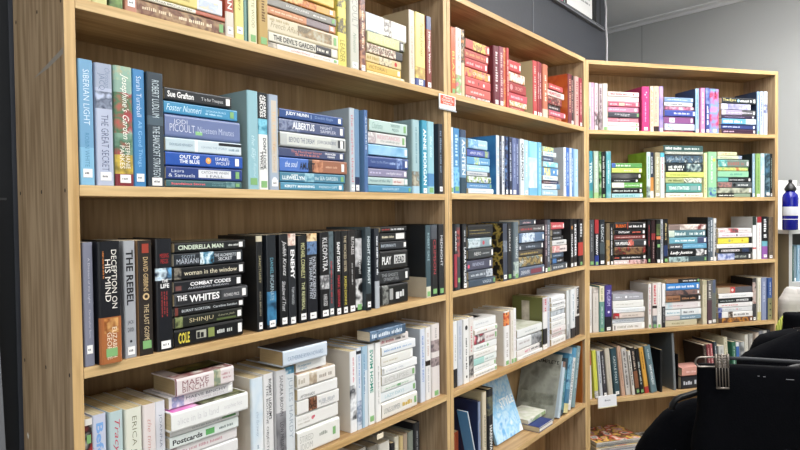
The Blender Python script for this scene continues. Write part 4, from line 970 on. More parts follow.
shelf(CC, 4, .015, 'white', '''
U 589.6 592.4 286.6 ecebe8 | M .5/.85/.5/.3/4a4a4e | P/cfc0a0
U 593 599 288 dcd5cd | A 0/.12/5a4a44,dcd5cd/40 | M .2/.8/.5/.24/b8b0a4
U 599.5 604.6 286.2 69998f | B 0/.34/e2dcc0 | M .05/.32/.5/.4/8a8a58 | M .45/.85/.5/.3/d8e8e4 | g .95
U 605.2 612.4 285.4 4b3d8c | B .68/1/24222c | T PILGRIM/.1/.45/.5/.6/cfc8f0 | D .58/.5/.2/e0dcf4 | w .94
S 613 614
F 294 643.4 a8a9b2 | M .1/.3/.5/.24/e0e2e8 | D .44/.5/.24/f0f0f4 | M .55/.9/.5/.24/e0e2e8 | C/f/0/1/0/1/9a98a4,b8b4bc,848490/12
F 301.2 643.8 ecece8 | M .1/.7/.5/.2/c0c0b8
F 308.4 644.8 e9ebec | M .1/.7/.5/.2/b8bcc0 | A .3/.8/e9ebec,d0d6da/20
F 313.4 644.2 dccfc6 | A 0/.2/c02c34,8a2428,dccfc6/40 | M .3/.8/.5/.3/9a8a80
F 319 644.8 ced3da | M .1/.8/.5/.3/8a94a4
F 323.8 644.8 eceae6 | B .05/.08/2a2a2c/.1,.8 | M .14/.8/.5/.4/b0aca4 | w .95
U 648.8 652 284 efecea | K cfcbc4 | M .08/.7/.5/.4/c84a58 | g .95 | P/cdbfa0
U 652.5 657.2 283.2 e2d4d0 | M .05/.5/.5/.6/c03a48 | B .5/.56/2a2424 | A .72/1/8a9098,3a4448/30 | g .95
U 657.6 661.7 282.6 ecebe8 | M .1/.7/.5/.24/c0bcb8 | g .96
U 662 665.4 283.6 edecec | B .52/1/232326 | M .56/.9/.5/.3/c8c8cc
S 666 666
F 279.4 699.8 242428 | M .5/.9/.5/.46/f0f0ee/b | B 0/.36/9a7a58 | C/f/0/1/0/1/a8845c,8a6844,b8946c/14 | g .96
F 283.8 699.4 2f84d0 | M .05/.85/.5/.4/eaf2fa/b | w .94
F 290.8 699.8 5c5458 | A 0/1/5c5458,8a6a60,3a3438/30 | w .95
F 296 701 9c6c4a | B .4/1/2c2422 | M .05/.4/.5/.4/4a2c1c | M .45/.85/.5/.4/b88a68 | w .95
F 302.4 701 e8e0e0 | M .1/.5/.5/.24/c8a8ac | A 0/.2/e8e0e0,a8c8d0/30 | w .95
F 310.2 701.8 e8eef0 | B .42/.44/4a6a80 | M .05/.4/.5/.3/6aa0b4 | M .5/.8/.5/.4/5a5e64 | w .95
F 316.6 701.4 7c9aac | B 0/.4/d8c8c4 | M .45/.85/.5/.4/d8e4ec
F 321 697.4 cac2a2 | M .2/.6/.5/.3/8a8460
U 702.8 707.2 280.3 d2caac | M .1/.6/.5/.24/8a8460 | B 0/.1/b8b090
U 707.6 712.2 280.6 5b4048 | B 0/.45/6a6664 | M .08/.42/.5/.6/d8d4d0 | w .95
U 712.5 717 280 6c726a | A 0/.3/6c726a,4a5060/30 | B 0/.3/5a6480/.2,.8 | w .94
S 718.6 719
F 287.6 753 b8a890 | B .36/.5/c83a3c | B .5/1/5a5a60 | D .42/.5/.3/e8d8d0 | C/f/0/1/0/1/8a6648,6a4c38/14
F 294 755 eeeeee | M .1/.8/.5/.2/b8bcc0
F 299 751.2 202628 | B .55/.92/d8d8d8/.2,.8 | M .06/.5/.5/.4/a8b0b0 | M .58/.9/.5/.4/303438
F 303.6 753 edeaea | M .1/.6/.5/.34/c86068 | w .95
F 308 753 dcdee0 | M .1/.7/.5/.3/a0a8b0 | D .55/.5/.3/d8a0a8 | A 0/.12/2c3a80,a8b0d8/40
F 312.6 753.6 ecebe8 | B 0/.1/2c3a80 | A .28/.42/8a7a68,2a2420,d8c8b8/40 | M .45/.9/.5/.4/5a5a5a
F 318.6 753 4a3430 | A .1/1/4a3430,c88a38,3a2a28,8a3a30/24 | w .95
U 752.9 756.6 278.2 3b3a3c | K 17181a | A .1/.6/3b3a3c,c8b8b0,8a5a50/40 | w .95
U 757.6 761.2 277.8 e4e1ce | M .1/.8/.5/.3/b8b490 | B .8/1/d8cc80
U 761.8 766.8 277.6 8c98ba | M .1/.6/.5/.3/d0d8ea
U 767.8 772.6 277.8 3a5c9e | B .48/1/8c8c60 | D .62/.5/.2/2c2c20 | D .76/.5/.2/2c2c20 | D .9/.5/.2/2c2c20 | M .1/.42/.5/.3/c8d4ec
''')
shelf(CC, 5, .018, 'mixed', '''
U 589.8 592.8 351 e4dcdc | R/-2 | B .0/.3/c84a50
U 594 599.4 350.6 d6d838 | R/-4 | B .84/1/e8e8e8 | A .84/1/1c1c1e,e8e8e8/60
U 599.9 603.6 351 c8ccd2 | R/-4.5 | M .1/.7/.5/.4/5a6478
U 604 608.2 351.2 3c3a42 | R/-5 | M .1/.7/.5/.4/c8c8cc | w .93
U 608.6 614.2 348.6 cfc6b6 | R/-5.5 | K d8cfbe | M .2/.7/.5/.2/a89c88 | H
U 614.8 621.2 348.6 2f4e58 | R/-6 | T CASTLE FOLLY/.15/.75/.5/.5/e0eaec | w .93
U 621.6 626 346.8 cfa890 | R/-6.5 | M .1/.8/.5/.3/8a5a48
U 626.4 631.6 348.8 c8c4c0 | R/-7 | M .06/.85/.5/.5/5a5654
U 632 635.4 351 d8d4cc | R/-7.5 | M .1/.8/.5/.6/2c2a2a
U 635.8 640.2 347.6 2e2826 | R/-8 | B .5/.86/8a5636 | M .08/.46/.5/.5/c8b8a8 | g .93
U 640.6 645 348.6 1c1d1e | R/-8.6 | M .3/.8/.5/.5/c8d0c8 | g .94
U 645.4 650.2 347.6 dca026 | R/-9.2 | B .86/1/b83028 | M .1/.5/.5/.3/7a4c10
U 650.6 657.6 346 62808a | R/-10 | T SAINT MOONLIGHT/.4/.85/.5/.5/e8f0f2/b | M .08/.3/.5/.3/c8d8dc
U 706.2 709.4 345 3c302c | K 2a2420 | R/-6 | M .1/.7/.5/.3/a89888
U 709.8 713 344 8a3a42 | R/-6 | M .1/.7/.5/.4/e0b8b0
U 713.3 716 344 b85a60 | R/-6 | M .1/.7/.5/.4/f0d8d0
U 717 720.2 341.6 3c444c | R/-5.5 | M .1/.7/.5/.4/b8c0c8
U 721 726.6 346 c8c8c4 | R/-5 | M .1/.7/.5/.4/8a8a88
U 727 731 337.6 dad3b6 | R/-4 | M .1/.8/.5/.3/8a8468
U 733.8 738 342 2f6c52 | R/-3 | K 2c6a50 | M .1/.7/.5/.3/c8e0d0
U 738.3 741.4 342.5 3b6cb4 | R/-3 | B 0/.1/e8e8e8
U 742 745.8 342 d0d4d4 | R/-2 | A 0/1/d0d4d4,3a3c40/20
U 746.6 750.2 335 dad6ca | R/-2 | M .1/.7/.5/.3/a8a498
U 750.8 755 334 a8a49c | R/-2 | M .1/.7/.5/.3/e8e4e0
U 755.4 759 333 c8b8a8 | M .1/.7/.5/.3/7a6a58
U 759.4 763.6 331 8a8c94 | M .1/.7/.5/.3/e0e0e4
U 764 768 331 d8d8d4 | M .1/.7/.5/.3/8a8a88
U 768.2 771 330 4a4c50 | M .1/.7/.5/.3/c8c8cc
''')
# ------------------------------------------------------------------ mixed shelf of the middle case
shelf(CB, 5, .01, 'lowest', '''
U 456 460 433 b8552c | P+/-7 | Z/8
U 470.5 477.2 411 dfe9f0 | R/-17 | K 4a90c8 | Z/4 | B 0/1/a8cce6/.0,.4 | g .9 | N slim blue and white paperback leaning
U 478.6 480.8 402 8a98b8 | K 232c4e | Z/15 | M .3/.5/.5/.4/c8b070 | H
U 484 487.9 393 dccfb2 | K c9b88c | T SPRINGBOARD/.3/.75/.5/.5/2a2622 | B .85/1/c8703a | Z/16
U 488.3 493.6 390 1d1f24 | K 16171a | A .1/.35/1d1f24,6a6a54,2c3a4a/30 | T HARDWARE/.48/.92/.5/.62/f2f2ee/b | Z/16.5
S 539.5 540
F 413 547 eceae2 | L/528 | P+/-4 | A .1/.9/e6e4da,8aa870,e6e4da/30 | C/f/0/1/0/1/f0efe8,d4d8c4,ecebe2/20
F 427 552.6 eae8e2 | P+/.8 | K 2a3c80 | B 0/1/26387c/0,.16 | B 0/1/26387c/.84,1 | C/f/0/1/0/1/2a3c80
U 557.4 560 366 c4d8e6 | R/15.5 | Z/15 | B 0/.1/8a6a5c
U 560.3 563.4 363 2c3e48 | R/15.5 | Z/15 | A .2/.9/2c3e48,5a98a8,2a2420/30
U 563.7 567.8 359 3f80a4 | R/15.5 | Z/15 | A .05/.6/3f80a4,7ab0c8,2c5c80/50 | B .84/1/e8dc98
U 568 572 353 e9ecec | R/15.5 | Z/15 | B 0/.16/4a9cc8 | T THE COAST ROAD/.2/.85/.5/.6/22282c
U 572.4 576 351 7d9ca2 | R/15.5 | Z/15 | M .1/.7/.5/.3/d8e4e6
''')
# magazine leaning with its printed face to the near side
zt5 = CB.tops[5] + .0004
u, z = CB.hit(553.6, 422, .012)
o = build_book(CB, 'U', .264, .004, .172, CB.world(u, .012, zt5+.002), '8f9188',
    [['A', '0', '1', '8f9188,a8aaa0,787a70', '20'], ['C', 'b', '0', '1', '0', '1', '8c8f86,a3a69c,777a70', '16'], ['C', 'b', '.62', '.8', '.05', '.9', '9a9e90,b8bcae,8a8e80', '24'], ['V', 'INCOMPLETE', '.10', '.155', '.2', '.95', '1e1e1e']], 'x', 901, ry=math.radians(20), name='magazine')
tag(o, "large grey magazine leaning over on the middle bookcase's lowest shelf", 'magazine', "books on the middle bookcase's lowest shelf")
# face-out book leaning back
r = ray(522.8, 430.5); t = (zt5-CAM.z)/r.z; pb = CAM + r*t - CB.o
ur, vb = pb.dot(CB.d), pb.dot(CB.n)
Wd = .20
o = build_book(CB, 'U', .262, .012, Wd, CB.world(ur-Wd, vb+.004, zt5+.003), '8cc4e8',
    [['C', 'f', '0', '1', '0', '1', 'e4f2fa,8cc8ee,c8e4f6,6ab0e4', '22'], ['Vf', 'STYLE', '.46', '.58', '.45', '.97', 'f8fcfe'], ['Vf', 'HOME', '.1', '.2', '.5', '.9', 'd8eefa'], ['P', 'e6ddc8']], 'x', 903, ry=math.radians(-19), rzo=-math.pi/2, name='paperback')
tag(o, "pale blue and white book lettered STYLE propped face out on the middle bookcase's lowest shelf", 'book', "books on the middle bookcase's lowest shelf")
# orange-brown board against the end of that shelf
def case_box(case, name, u0, u1, v0, v1, z0, z1, m):
    root = mesh_obj(name, [], [], [])
    b = MB(); b.box(-(u1-u0)/2, (u1-u0)/2, 0, v1-v0, 0, z1-z0, m)
    bpy.data.objects.remove(root)
    o = b.build(name); o.location = case.world((u0+u1)/2, v0, z0); o.rotation_euler = (0, 0, case.rz); return o
bd = case_box(CB, 'wooden_board', CB.w-.0075, CB.w-.0006, .012, .18, zt5, zt5+.272, wood('orange_board', '8a4c1a', 'a8642a', 'b87434', 'z'))
tag(bd, "orange-brown wooden board standing against the end of the middle bookcase's lowest shelf", 'board')

# ------------------------------------------------------------------ mixed shelf of the corner case
shelf(CC, 5, .018, 'mixed', '''
U 660.2 662.6 350 17181a | K 131416 | Z/13 | N thin black folder standing alone
U 674.4 676.9 333 7a8084 | K 5c6468 | R/-3 | Z/16 | N tall thin grey folder
S 682 683
F 367.5 704 dd9c8c | M .2/.7/.5/.3/f0d0c8 | C/f/0/1/0/1/dfa092,e8b0a4/8
F 376.5 704 23252d | M .1/.7/.5/.4/c8ccd4
''')
zc5 = CC.tops[5] + .0004
u0, _ = CC.hit(677.9, 375, .03); u1, _ = CC.hit(679.2, 375, .03)
be = empty('bookend', CC.world(u0, .03, zc5), CC.rz)
bmt = mat('black_metal', '0c0c0e', .5, .4)
b = MB(); b.box(0, .003, 0, .12, 0, .165, bmt); bevel(b.build('upright_plate', be), .001)
b = MB(); b.box(.0035, .0085, 0, .12, 0, .0003, bmt); b.build('foot_plate', be)
tag(be, "black metal bookend between the grey folder and the flat pink book", 'bookend')

# magazines lying on the corner case's bottom board
zm = CC.tops[6] + .0004
MAG = [('e8e4dc', 'd84a30,e8a030,2a2c30,e8e0d0'), ('d8d4cc', '8a2c38,d8c8c0,5a6a48'), ('c8ccd0', '3a4a5a,d8d8d0,a86a4a'), ('e0d8c8', 'c83c30,f0c860,2c2c2c'), ('b8bcc4', '5a3a5a,c8a8b0,e8e0d8'), ('dcdcd8', '2c5a7a,d8e0e4,c8a060')]
def pile(x0, n, dv, grp, w, who):
    u, _ = CC.hit(x0, 440, .02); z = zm
    for i in range(n):
        rr = random.Random(i*7+int(x0)); t = rr.uniform(.009, .013); c = MAG[(i*5+int(x0)) % 6]
        top = i == n-1
        cols = ('1c1c1e,e0dcd4,d8603a,2a2c30,e8c050,b87890,d8d4cc' if w > .2 else '2a2a2c,d8d8d4,1c1c1e,b8b8b4') if top else c[1]
        o = build_book(CC, 'F', w, t, .195-dv, CC.world(u+w/2+rr.uniform(0, .004), dv-.022+rr.uniform(0, .008), z), c[0],
            [['M', '.1', '.8', '.5', '.4', '5a5a5e'], ['C', 'f', '0', '1', '0', '1', cols, '17']], 'z', 950+i+int(x0), name='magazine', rzo=rr.uniform(-.006, .006))
        z += t + .0004
        pos = 'topmost' if top else ['lowest', 'second from the bottom', 'third from the bottom', 'fourth from the bottom', 'fifth from the bottom', 'sixth from the bottom', 'seventh from the bottom', 'eighth from the bottom', 'ninth from the bottom'][i]
        tag(o, f"magazine {pos} in the {who} pile on the corner bookcase's bottom board", 'magazine', grp)
pile(592.5, 10, .012, 'magazines on the bottom board of the corner bookcase', .235, 'taller')
pile(641, 5, .03, 'magazines on the bottom board of the corner bookcase', .19, 'lower')

# ------------------------------------------------------------------ the bookcases themselves
SCREW = mat('screw_hole', '2a2018', .7); CHIP = mat('paint_chip', 'e8e4dc', .6)
def bookcase(case, label, holes=False):
    root = empty('bookcase', case.world(0, 0, 0), case.rz)
    tag(root, label, 'bookcase', 'pine bookcases along the wall')
    w, D, T, zt = case.w, DEPTH, T_B, case.tops[0]
    for sx, x0 in (('l', -T), ('r', w)):
        b = MB(); b.box(x0, x0+T, 0, D, 0, zt, W_SIDE('z'), W_EDGE('z'))
        if holes and sx == 'l':
            for i in range(0, 7):
                for d in (.0108, .0987, .186):
                    z = case.tops[i]-T/2; d2 = d + .0015*((i*3) % 3-1)
                    b.face([(x0-.0002, d2+.0024*math.cos(a*.785), z+.0036*math.sin(a*.785)) for a in range(8)], SCREW)
            b.face([(x0-.0002, d_, z_) for d_, z_ in ((.118, 1.532), (.06, 1.541), (.004, 1.556), (.004, 1.566), (.05, 1.552), (.09, 1.540))], mat('grey_scuff', '9c968c', .6))
            b.face([(x0-.0002, .178+a, .907+c) for a, c in ((-.004, 0), (0, -.007), (.005, .001), (.001, .006))], CHIP)
        bevel(b.build('side_panel', root), .0012)
    for i in range(1, 7):
        b = MB(); b.box(.0002, w-.0002, 0, D-.009, case.tops[i]-T, case.tops[i], W_BOARD('x'), W_EDGE('x'))
        bevel(b.build('shelf_board', root), .001)
    b = MB(); b.box(.0002, w-.0002, 0, D-.009, zt-T, zt, W_BOARD('x'), W_EDGE('x')); bevel(b.build('top_board', root), .001)
    b = MB(); b.box(.0002, w-.0002, D-.008, D, .02, zt-.001, W_BOARD('z')); b.build('back_panel', root)
    b = MB(); b.box(.0002, w-.0002, .02, .036, 0, case.tops[6]-T-.0005, W_BOARD('x')); b.build('kick_board', root)
    return root
bookcase(CA, 'tall pale pine bookcase with screw-holed end panel, holding yellow, blue, black and white shelves', True)
bookcase(CB, 'pale pine bookcase in the middle, its top shelf full of red books')
bookcase(CC, 'pale pine bookcase set across the corner, its top shelf full of pink books')

# sign where the first two cases meet
def card(case, name, corners, v, th, m):
    (ua, za), (ub, zb) = [case.hit(x, y, v) for x, y in corners]
    root = empty(name, case.world((ua+ub)/2, v, min(za, zb)), case.rz)
    return root, abs(ub-ua), abs(za-zb)
sg, sw, sh = card(CA, 'shelf_sign', ((439.4, 93.2), (455.6, 111)), -.0045, .002, None)
b = MB(); b.box(-sw/2, sw/2, 0, .003, 0, sh, mat('white_card', 'f2f2f0', .4)); b.build('card', sg)
b = MB(); b.box(-sw*.44, sw*.44, -.0004, 0, sh*.3, sh*.94, mat('red_print', 'd4553c', .5))
P = lambda a, bb, q: (a, q, bb)
for s, z0, z1, hw in (('Please', .74, .9, .26), ('DONATE', .53, .69, .36), ('Here', .34, .5, .26)):
    put_text(b, s, P, -sw*hw, sw*hw, sh*z0, sh*z1, -.0006, ink('f6ece6'), .01)
put_marks(b, P, -sw*.06, sw*.14, sh*.14, sh*.2, -.0002, TXT_DARK, random.Random(4))
b.build('printed_panel', sg)
b = MB(); b.box(-sw/2-.0005, sw/2+.004, -.001, .003, -.004, 0, mat('clear_plastic_lip', 'a8aeb4', .2)); b.build('holder_lip', sg)
tag(sg, 'small red and white sign fixed where the first two bookcases meet', 'sign')
lb, lw, lh = card(CC, 'shelf_label', ((598.4, 396.4), (616.8, 405.6)), -.0045, .002, None)
b = MB(); b.box(-lw/2, lw/2, 0, .0035, 0, lh, mat('label_card', 'eceef4', .4))
put_text(b, 'Books', P, -lw*.14, lw*.16, lh*.5, lh*.66, -.0003, ink('3a4068'), .0)
b.build('card', lb)
b = MB(); b.box(-lw/2-.001, lw/2+.001, -.001, .0035, -.004, 0, mat('cream_holder', 'd8cfa8', .3)); b.build('holder_lip', lb)
lb.rotation_euler = (0, math.radians(-2), CC.rz)
tag(lb, "white card label on the front edge of the corner bookcase's mixed shelf", 'label')
tp, tw, th_ = card(CA, 'paper_tape', ((377, 431.4), (383.5, 437)), -.0008, .0005, None)
b = MB(); b.box(-tw/2, tw/2, 0, .0004, 0, .013, mat('tape', 'e8ddc4', .5)); b.build('strip', tp)
tag(tp, "scrap of pale tape on the front edge under the end bookcase's white books", 'tape')

# ------------------------------------------------------------------ room
DW = .215
uE, _ = CA.hit(605.2, 30, DW)
m_dark = mat('charcoal_paint', '42454c', .55, .4, bump=(60, .15))
def slab(name, case, u0, u1, v0, v1, z0, z1, m):
    b = MB(); b.box(u0, u1, v0, v1, z0, z1, m); o = b.build(name); o.location = case.o; o.rotation_euler = (0, 0, case.rz); o['kind'] = 'structure'; return o
ZC = 2.565
slab('wall_back', CA, -.019, uE, DW, DW+.10, 0, ZC, m_dark)
slab('wall_black', CA, -3.2, -.0195, DW, DW+.10, 0, ZC, mat('black_wall_paint', '1e2125', .6, .3, bump=(30, .3)))
un, _ = CA.hit(533, 30, DW)
slab('trim_1', CA, un-.0025, un+.0025, DW-.002, DW, 0, ZC, mat('joint_strip', '74787e', .5))
zl = CA.hit(8, 199, DW)[1]
slab('trim_2', CA, -1.2, -.03, DW-.0015, DW, zl-.002, zl+.002, mat('joint_strip_dark', '3c3e42', .6))
# grey wall beyond
pw = at_depth(608, 34, 4.4)
GA = math.radians(180-41.5)
class Fr(Case): pass
G = Case(pw.x, pw.y, GA, 1, {}, 'g')      # d runs to the near right, n points behind the wall
m_grey = mat('pale_grey_paint', 'bcbebd', .7, .3, bump=(90, .1))
slab('wall_right', G, -1.5, 4.2, 0, .1, 0, ZC, m_grey)
ug, _ = G.hit(642, 45, 0)
slab('trim_3', G, ug-.002, ug+.002, -.0015, 0, 0, ZC-.03, mat('wall_joint', '8e9090', .7))
b = MB(); b.prism([(0, ZC-.03), (-.012, ZC-.03), (-.022, ZC-.016), (-.05, ZC-.008), (-.05, ZC), (0, ZC)], -1.5, 4.2, mat('cornice_paint', 'f2f3f5', .6), 'x')
cn = b.build('trim_4'); cn.location = G.o; cn.rotation_euler = (0, 0, G.rz); cn['kind'] = 'structure'
def plane(name, z0, z1, m):
    b = MB(); b.box(-4.2, 5.2, -4.2, 6.2, z0, z1, m); o = b.build(name); o['kind'] = 'structure'; return o
plane('floor', -.1, 0, mat('floor_vinyl', '7c7870', .5, .4, bump=(40, .1)))
plane('ceiling', ZC, ZC+.1, mat('ceiling_paint', 'f2f4f6', .8, .2))
b = MB(); b.box(-4.1, 5.1, -4.0, -3.9, 0, ZC, m_grey); b.build('wall_front')['kind'] = 'structure'
b = MB(); b.box(-4.1, -4.0, -3.9, 3, 0, ZC, m_grey); b.build('wall_left')['kind'] = 'structure'

# window high in the dark wall, with notices behind it
ux, zx = CA.hit(603.6, 29.5, DW-.012)
ui, zi = CA.hit(596.4, 23.4, DW-.012)
wl = ux-1.5; wt = 2.5
m_fr = mat('window_frame_paint', '3a3d43', .5, .4)
wn = empty('window_1', CA.o, CA.rz); wn['kind'] = 'structure'
b = MB()
fwid = ux-ui; fh = zi-zx
b.box(wl, ux, DW-.012, DW, zx, zi, m_fr); b.box(wl, ux, DW-.012, DW, wt-.05, wt, m_fr)
b.box(ui, ux, DW-.012, DW, zi, wt-.05, m_fr); b.box(wl, wl+fwid, DW-.012, DW, zi, wt-.05, m_fr)
b.box(wl, ux+.006, DW-.02, DW-.001, zx-.008, zx-.001, mat('sill_bead', '7c8086', .35))
b.box(wl, ux-.01, DW-.018, DW-.012, zx+fh*.5, zx+fh*.5+.004, mat('sill_bead', '7c8086', .35))
b.box(ui+fwid*.45, ui+fwid*.58, DW-.0125, DW-.011, zi, wt-.05, mat('frame_shadow_gap', '1a1b1e', .6))  # thin dark line down the right frame member
b.build('window_frame', wn)
b = MB(); b.box(wl+fwid, ui, DW-.0105, DW-.006, zi, wt-.05, mat('dark_glass', '0c0d10', .12, .5)); b.build('window_pane', wn)
def notice(name, x0, x1, yb, h, m, label, fn=None):
    ua, za = CA.hit(x0, yb[0], DW-.011); ub, zb = CA.hit(x1, yb[1], DW-.011)
    root = empty(name, CA.world((ua+ub)/2, DW-.0114, zb), CA.rz); w = ub-ua
    b = MB(); b.box(-w/2, w/2, 0, .0008, 0, h, m)
    if fn: fn(b, w, h)
    b.build('sheet', root); tag(root, label, 'notice'); return root
def wtxt(b, w, h):
    rg = random.Random(3)
    for i, z in enumerate((.16, .22, .28)):
        put_marks(b, P, -w*.1, w*.42, z*h-.006, z*h+.006, -.0004, ink('8a8e92'), rg)
notice('notice', 567, 592, (6, 19.4), .42, mat('white_paper', 'f4f6f6', .6), 'white paper notice with grey print in the dark high window', wtxt)
def ptxt(b, w, h):
    b.box(w*.2, w*.48, -.0006, -.0002, 0, h, mat('poster_black', '1c1e22', .5))
    b.face([(w*.28, -.0008, 0), (w*.36, -.0008, 0), (w*.44, -.0008, h*.3), (w*.34, -.0008, h*.3)], mat('poster_mint', 'a8c8c0', .5))
notice('poster', 555.8, 566, (0, 5.6), .42, mat('pink_poster', 'e06c98', .5), 'pink and black poster beside the white notice in the high window', ptxt)
# white cable down the end of the dark wall
b = MB(); pts = []
for i, (x, y) in enumerate(((604.3, -30), (604.6, 0), (605.6, 10), (605.4, 25), (606.4, 40), (606.3, 62))):
    ua, za = CA.hit(x+.5, y, DW-.004); pts.append(CA.world(ua, DW-.004, za))
pts.append(Vector((pts[-1].x, pts[-1].y, .3)))
b.tube(pts, .0055, mat('white_cable', 'd8d8dc', .4), 8); cb = b.build('cable', smooth=True)
tag(cb, 'white cable running down the end of the dark wall', 'cable')
# grey board leaning at the near end of the dark wall
ub, zb = CA.hit(5, 380, .17)
b = MB(); b.box(-.45, 0, 0, .012, 0, 1.35, mat('grey_board_paint', '7c8086', .5))
lbd = b.build('grey_board'); lbd.rotation_euler = (0, math.radians(-1.6), CA.rz); lbd.location = CA.world(ub+.028*(zb), .185, .001)
tag(lbd, 'grey board leaning against the dark wall at the near end of the bookcases', 'board')

# ------------------------------------------------------------------ white unit beyond the corner case
u0, _ = CC.hit(789, 235, -.035)
zU = CAM_H - .113
UO = CC.world(u0, -.035, 0)
CU = Case(UO.x, UO.y, C_ANG, .8, {}, 'side')
UD = .30
un_ = empty('shelf_unit', UO, CU.rz)
tag(un_, 'pale grey shelf unit with a bottle on top, beyond the corner bookcase', 'shelf unit')
m_lam = mat('brown_laminate', '70654f', .5); m_wl = mat('white_laminate', 'dcdcda', .4); m_gl = mat('grey_edge', 'b8bab8', .4)
zs = CU.hit(793, 282, .012)[1]
for x in (0, .8):
    b = MB(); b.box(x, x+.02, 0, UD, 0, zU-.02, m_lam, m_gl); b.build('side_panel', un_)
b = MB(); b.box(-.005, .825, -.004, UD, zU-.02, zU, m_wl, m_gl); b.build('top_board', un_)
for z in (zs, zs-.32, .1):
    b = MB(); b.box(.0202, .7998, 0, UD-.01, z-.02, z, m_wl, m_gl); b.build('shelf_board', un_)
b = MB(); b.box(.0202, .7998, UD-.009, UD, .05, zU-.021, mat('dark_backing', '3a3834', .6)); b.build('back_panel', un_)
CU.tops = {1: zs}
shelf(CU, 1, .02, 'upper', '''
U 793 794.4 246 2c5a50 | M .1/.7/.5/.4/c8d8d0
U 794.6 797 247 8098a4 | w .94
U 797.2 800 245 8cb4cc | M .1/.7/.5/.3/e8f0f4
U 800.4 803 244 4a5a8c
''')
# blue bottle
r = ray(790.2, 230); t = (zU-CAM.z)/r.z; bp_ = CAM + r*t
bt = empty('drink_bottle', bp_ + Vector((0, 0, .0004)))
m_blue = mat('blue_enamel', '0c1284', .2, .6)
b = MB(); b.lathe([(.030, 0), (.0335, .004), (.0335, .152), (.031, .166), (.021, .178), (.019, .190)], m_blue, 28)
b.lathe([(.0338, .05), (.0338, .052)], mat('white_line', 'e8e8ee', .4), 28)
ob = b.build('body', bt, True)
b = MB(); b.lathe([(.0339, .068), (.0341, .07), (.0341, .108), (.0339, .110)], mat('silver_label', 'c8cad0', .35), 28); b.build('label_band', bt, True)
b = MB(); b.lathe([(.024, .186), (.0248, .19), (.0248, .198), (.017, .211), (.010, .220), (.008, .224)], mat('black_cap', '15161a', .4), 24); b.build('screw_cap', bt, True)
b = MB(); b.lathe([(.006, .223), (.0085, .226), (.008, .236), (.003, .24)], mat('black_cap', '15161a', .4), 16); b.build('spout', bt, True)
tag(bt, 'blue metal drink bottle with a pale band and black cap', 'bottle')
# white boxes behind it
ua, _ = CU.hit(778.5, 210, .2); ub, _ = CU.hit(797, 210, .2); zb = CU.hit(790, 180.5, .2)[1]
wb = empty('carton', CU.world((ua+ub)/2, .2, zU+.0005), CU.rz); w_ = ub-ua
b = MB(); b.box(-w_/2, w_/2, 0, .07, 0, zb-zU-.004, mat('white_carton', 'f0f0f0', .5)); bevel(b.build('box_body', wb), .001)
b = MB(); b.box(-w_/2-.0005, w_/2+.0005, -.0005, .0705, zb-zU-.0035, zb-zU, mat('white_carton', 'f0f0f0', .5)); b.build('lid', wb)
tag(wb, 'white carton standing behind the blue bottle', 'box')
ua2 = ub+.004; zb2 = CU.hit(799, 186, .2)[1]
wb2 = empty('carton', CU.world(ua2+.06, .2, zU+.0005), CU.rz)
b = MB(); b.box(-.059, .059, 0, .06, 0, zb2-zU-.004, mat('pale_carton', 'e2e4e6', .5)); bevel(b.build('box_body', wb2), .001)
b = MB(); b.box(-.0595, .0595, -.0005, .0605, zb2-zU-.0035, zb2-zU, mat('pale_carton', 'e2e4e6', .5)); b.build('lid', wb2)
tag(wb2, 'paler grey carton at the edge of the frame, next to the bottle', 'box')

print('BOOKS', make_all())
# ------------------------------------------------------------------ clothes rack in front
YAW = math.pi/2 + math.radians(14)
m_blk = mat('black_cloth', '040509', .95, .1, bump=(300, .3))
m_blk2 = mat('black_wool', '05060a', 1.0, .08, bump=(160, .5))
def rackframe(x, Y):
    p = at_depth(x, 225, Y); return Case(p.x, p.y, YAW, 1, {}, 'rack')
def garment(name, x, Y, rows, label, m, seed=1, fold=.006, extra=None):
    fr = rackframe(x, Y); rg = random.Random(seed)
    pr = []
    for y, x0, x1, th in rows:
        ua, za = fr.hit(x0, y, 0); ub, zb = fr.hit(x1, y, 0); pr.append((za, ua, ub, th))
    # resample
    out = []
    for i in range(len(pr)-1):
        n = max(2, int(abs(pr[i][0]-pr[i+1][0])/.012))
        for k in range(n):
            f = k/n; out.append(tuple(a+(b-a)*f for a, b in zip(pr[i], pr[i+1])))
    out.append(pr[-1])
    M = 56; vs = []; fs = []; ph = [rg.uniform(0, 6.28) for _ in range(4)]
    ztop = out[0][0]
    zbase = out[-1][0]; uc0 = (out[-1][1]+out[-1][2])/2
    for z, ua, ub, th in out:
        uc, w = (ua+ub)/2, (ub-ua)/2; fade = min(1, (ztop-z)/.12)
        for j in range(M):
            a = 2*math.pi*j/M; c, s = math.cos(a), math.sin(a)
            uu = w*math.copysign(abs(c)**.6, c); vv = th*math.copysign(abs(s)**.75, s)
            g = uc+uu
            vv += fold*fade*(math.sin(g*62+ph[0]+z*4)+.6*math.sin(g*120+ph[1]-z*6))*abs(s)**.5
            uu += .004*fade*math.sin(z*40+ph[2])*abs(c)
            p = fr.world(uc+uu, vv, z) - fr.world(uc0, 0, zbase); vs.append(p)
    R = len(out)
    for i in range(R-1):
        for j in range(M):
            k = (j+1) % M; fs.append((i*M+j, (i+1)*M+j, (i+1)*M+k, i*M+k))
    fs.append(tuple(range(M))); fs.append(tuple(range((R-1)*M+M-1, (R-1)*M-1, -1)))
    root = empty(name, fr.world(uc0, 0, zbase))
    mesh_obj('cloth_body', vs, fs, [m], None, root, True)
    if extra: extra(root, fr, fr.world(uc0, 0, zbase))
    tag(root, label, 'garment', 'clothes hanging on the rack')
    return root, fr
def wire(root, base, pts, r, m, name, seg=8):
    b = MB(); b.tube([p-base for p in pts], r, m, seg); return b.build(name, root, True)

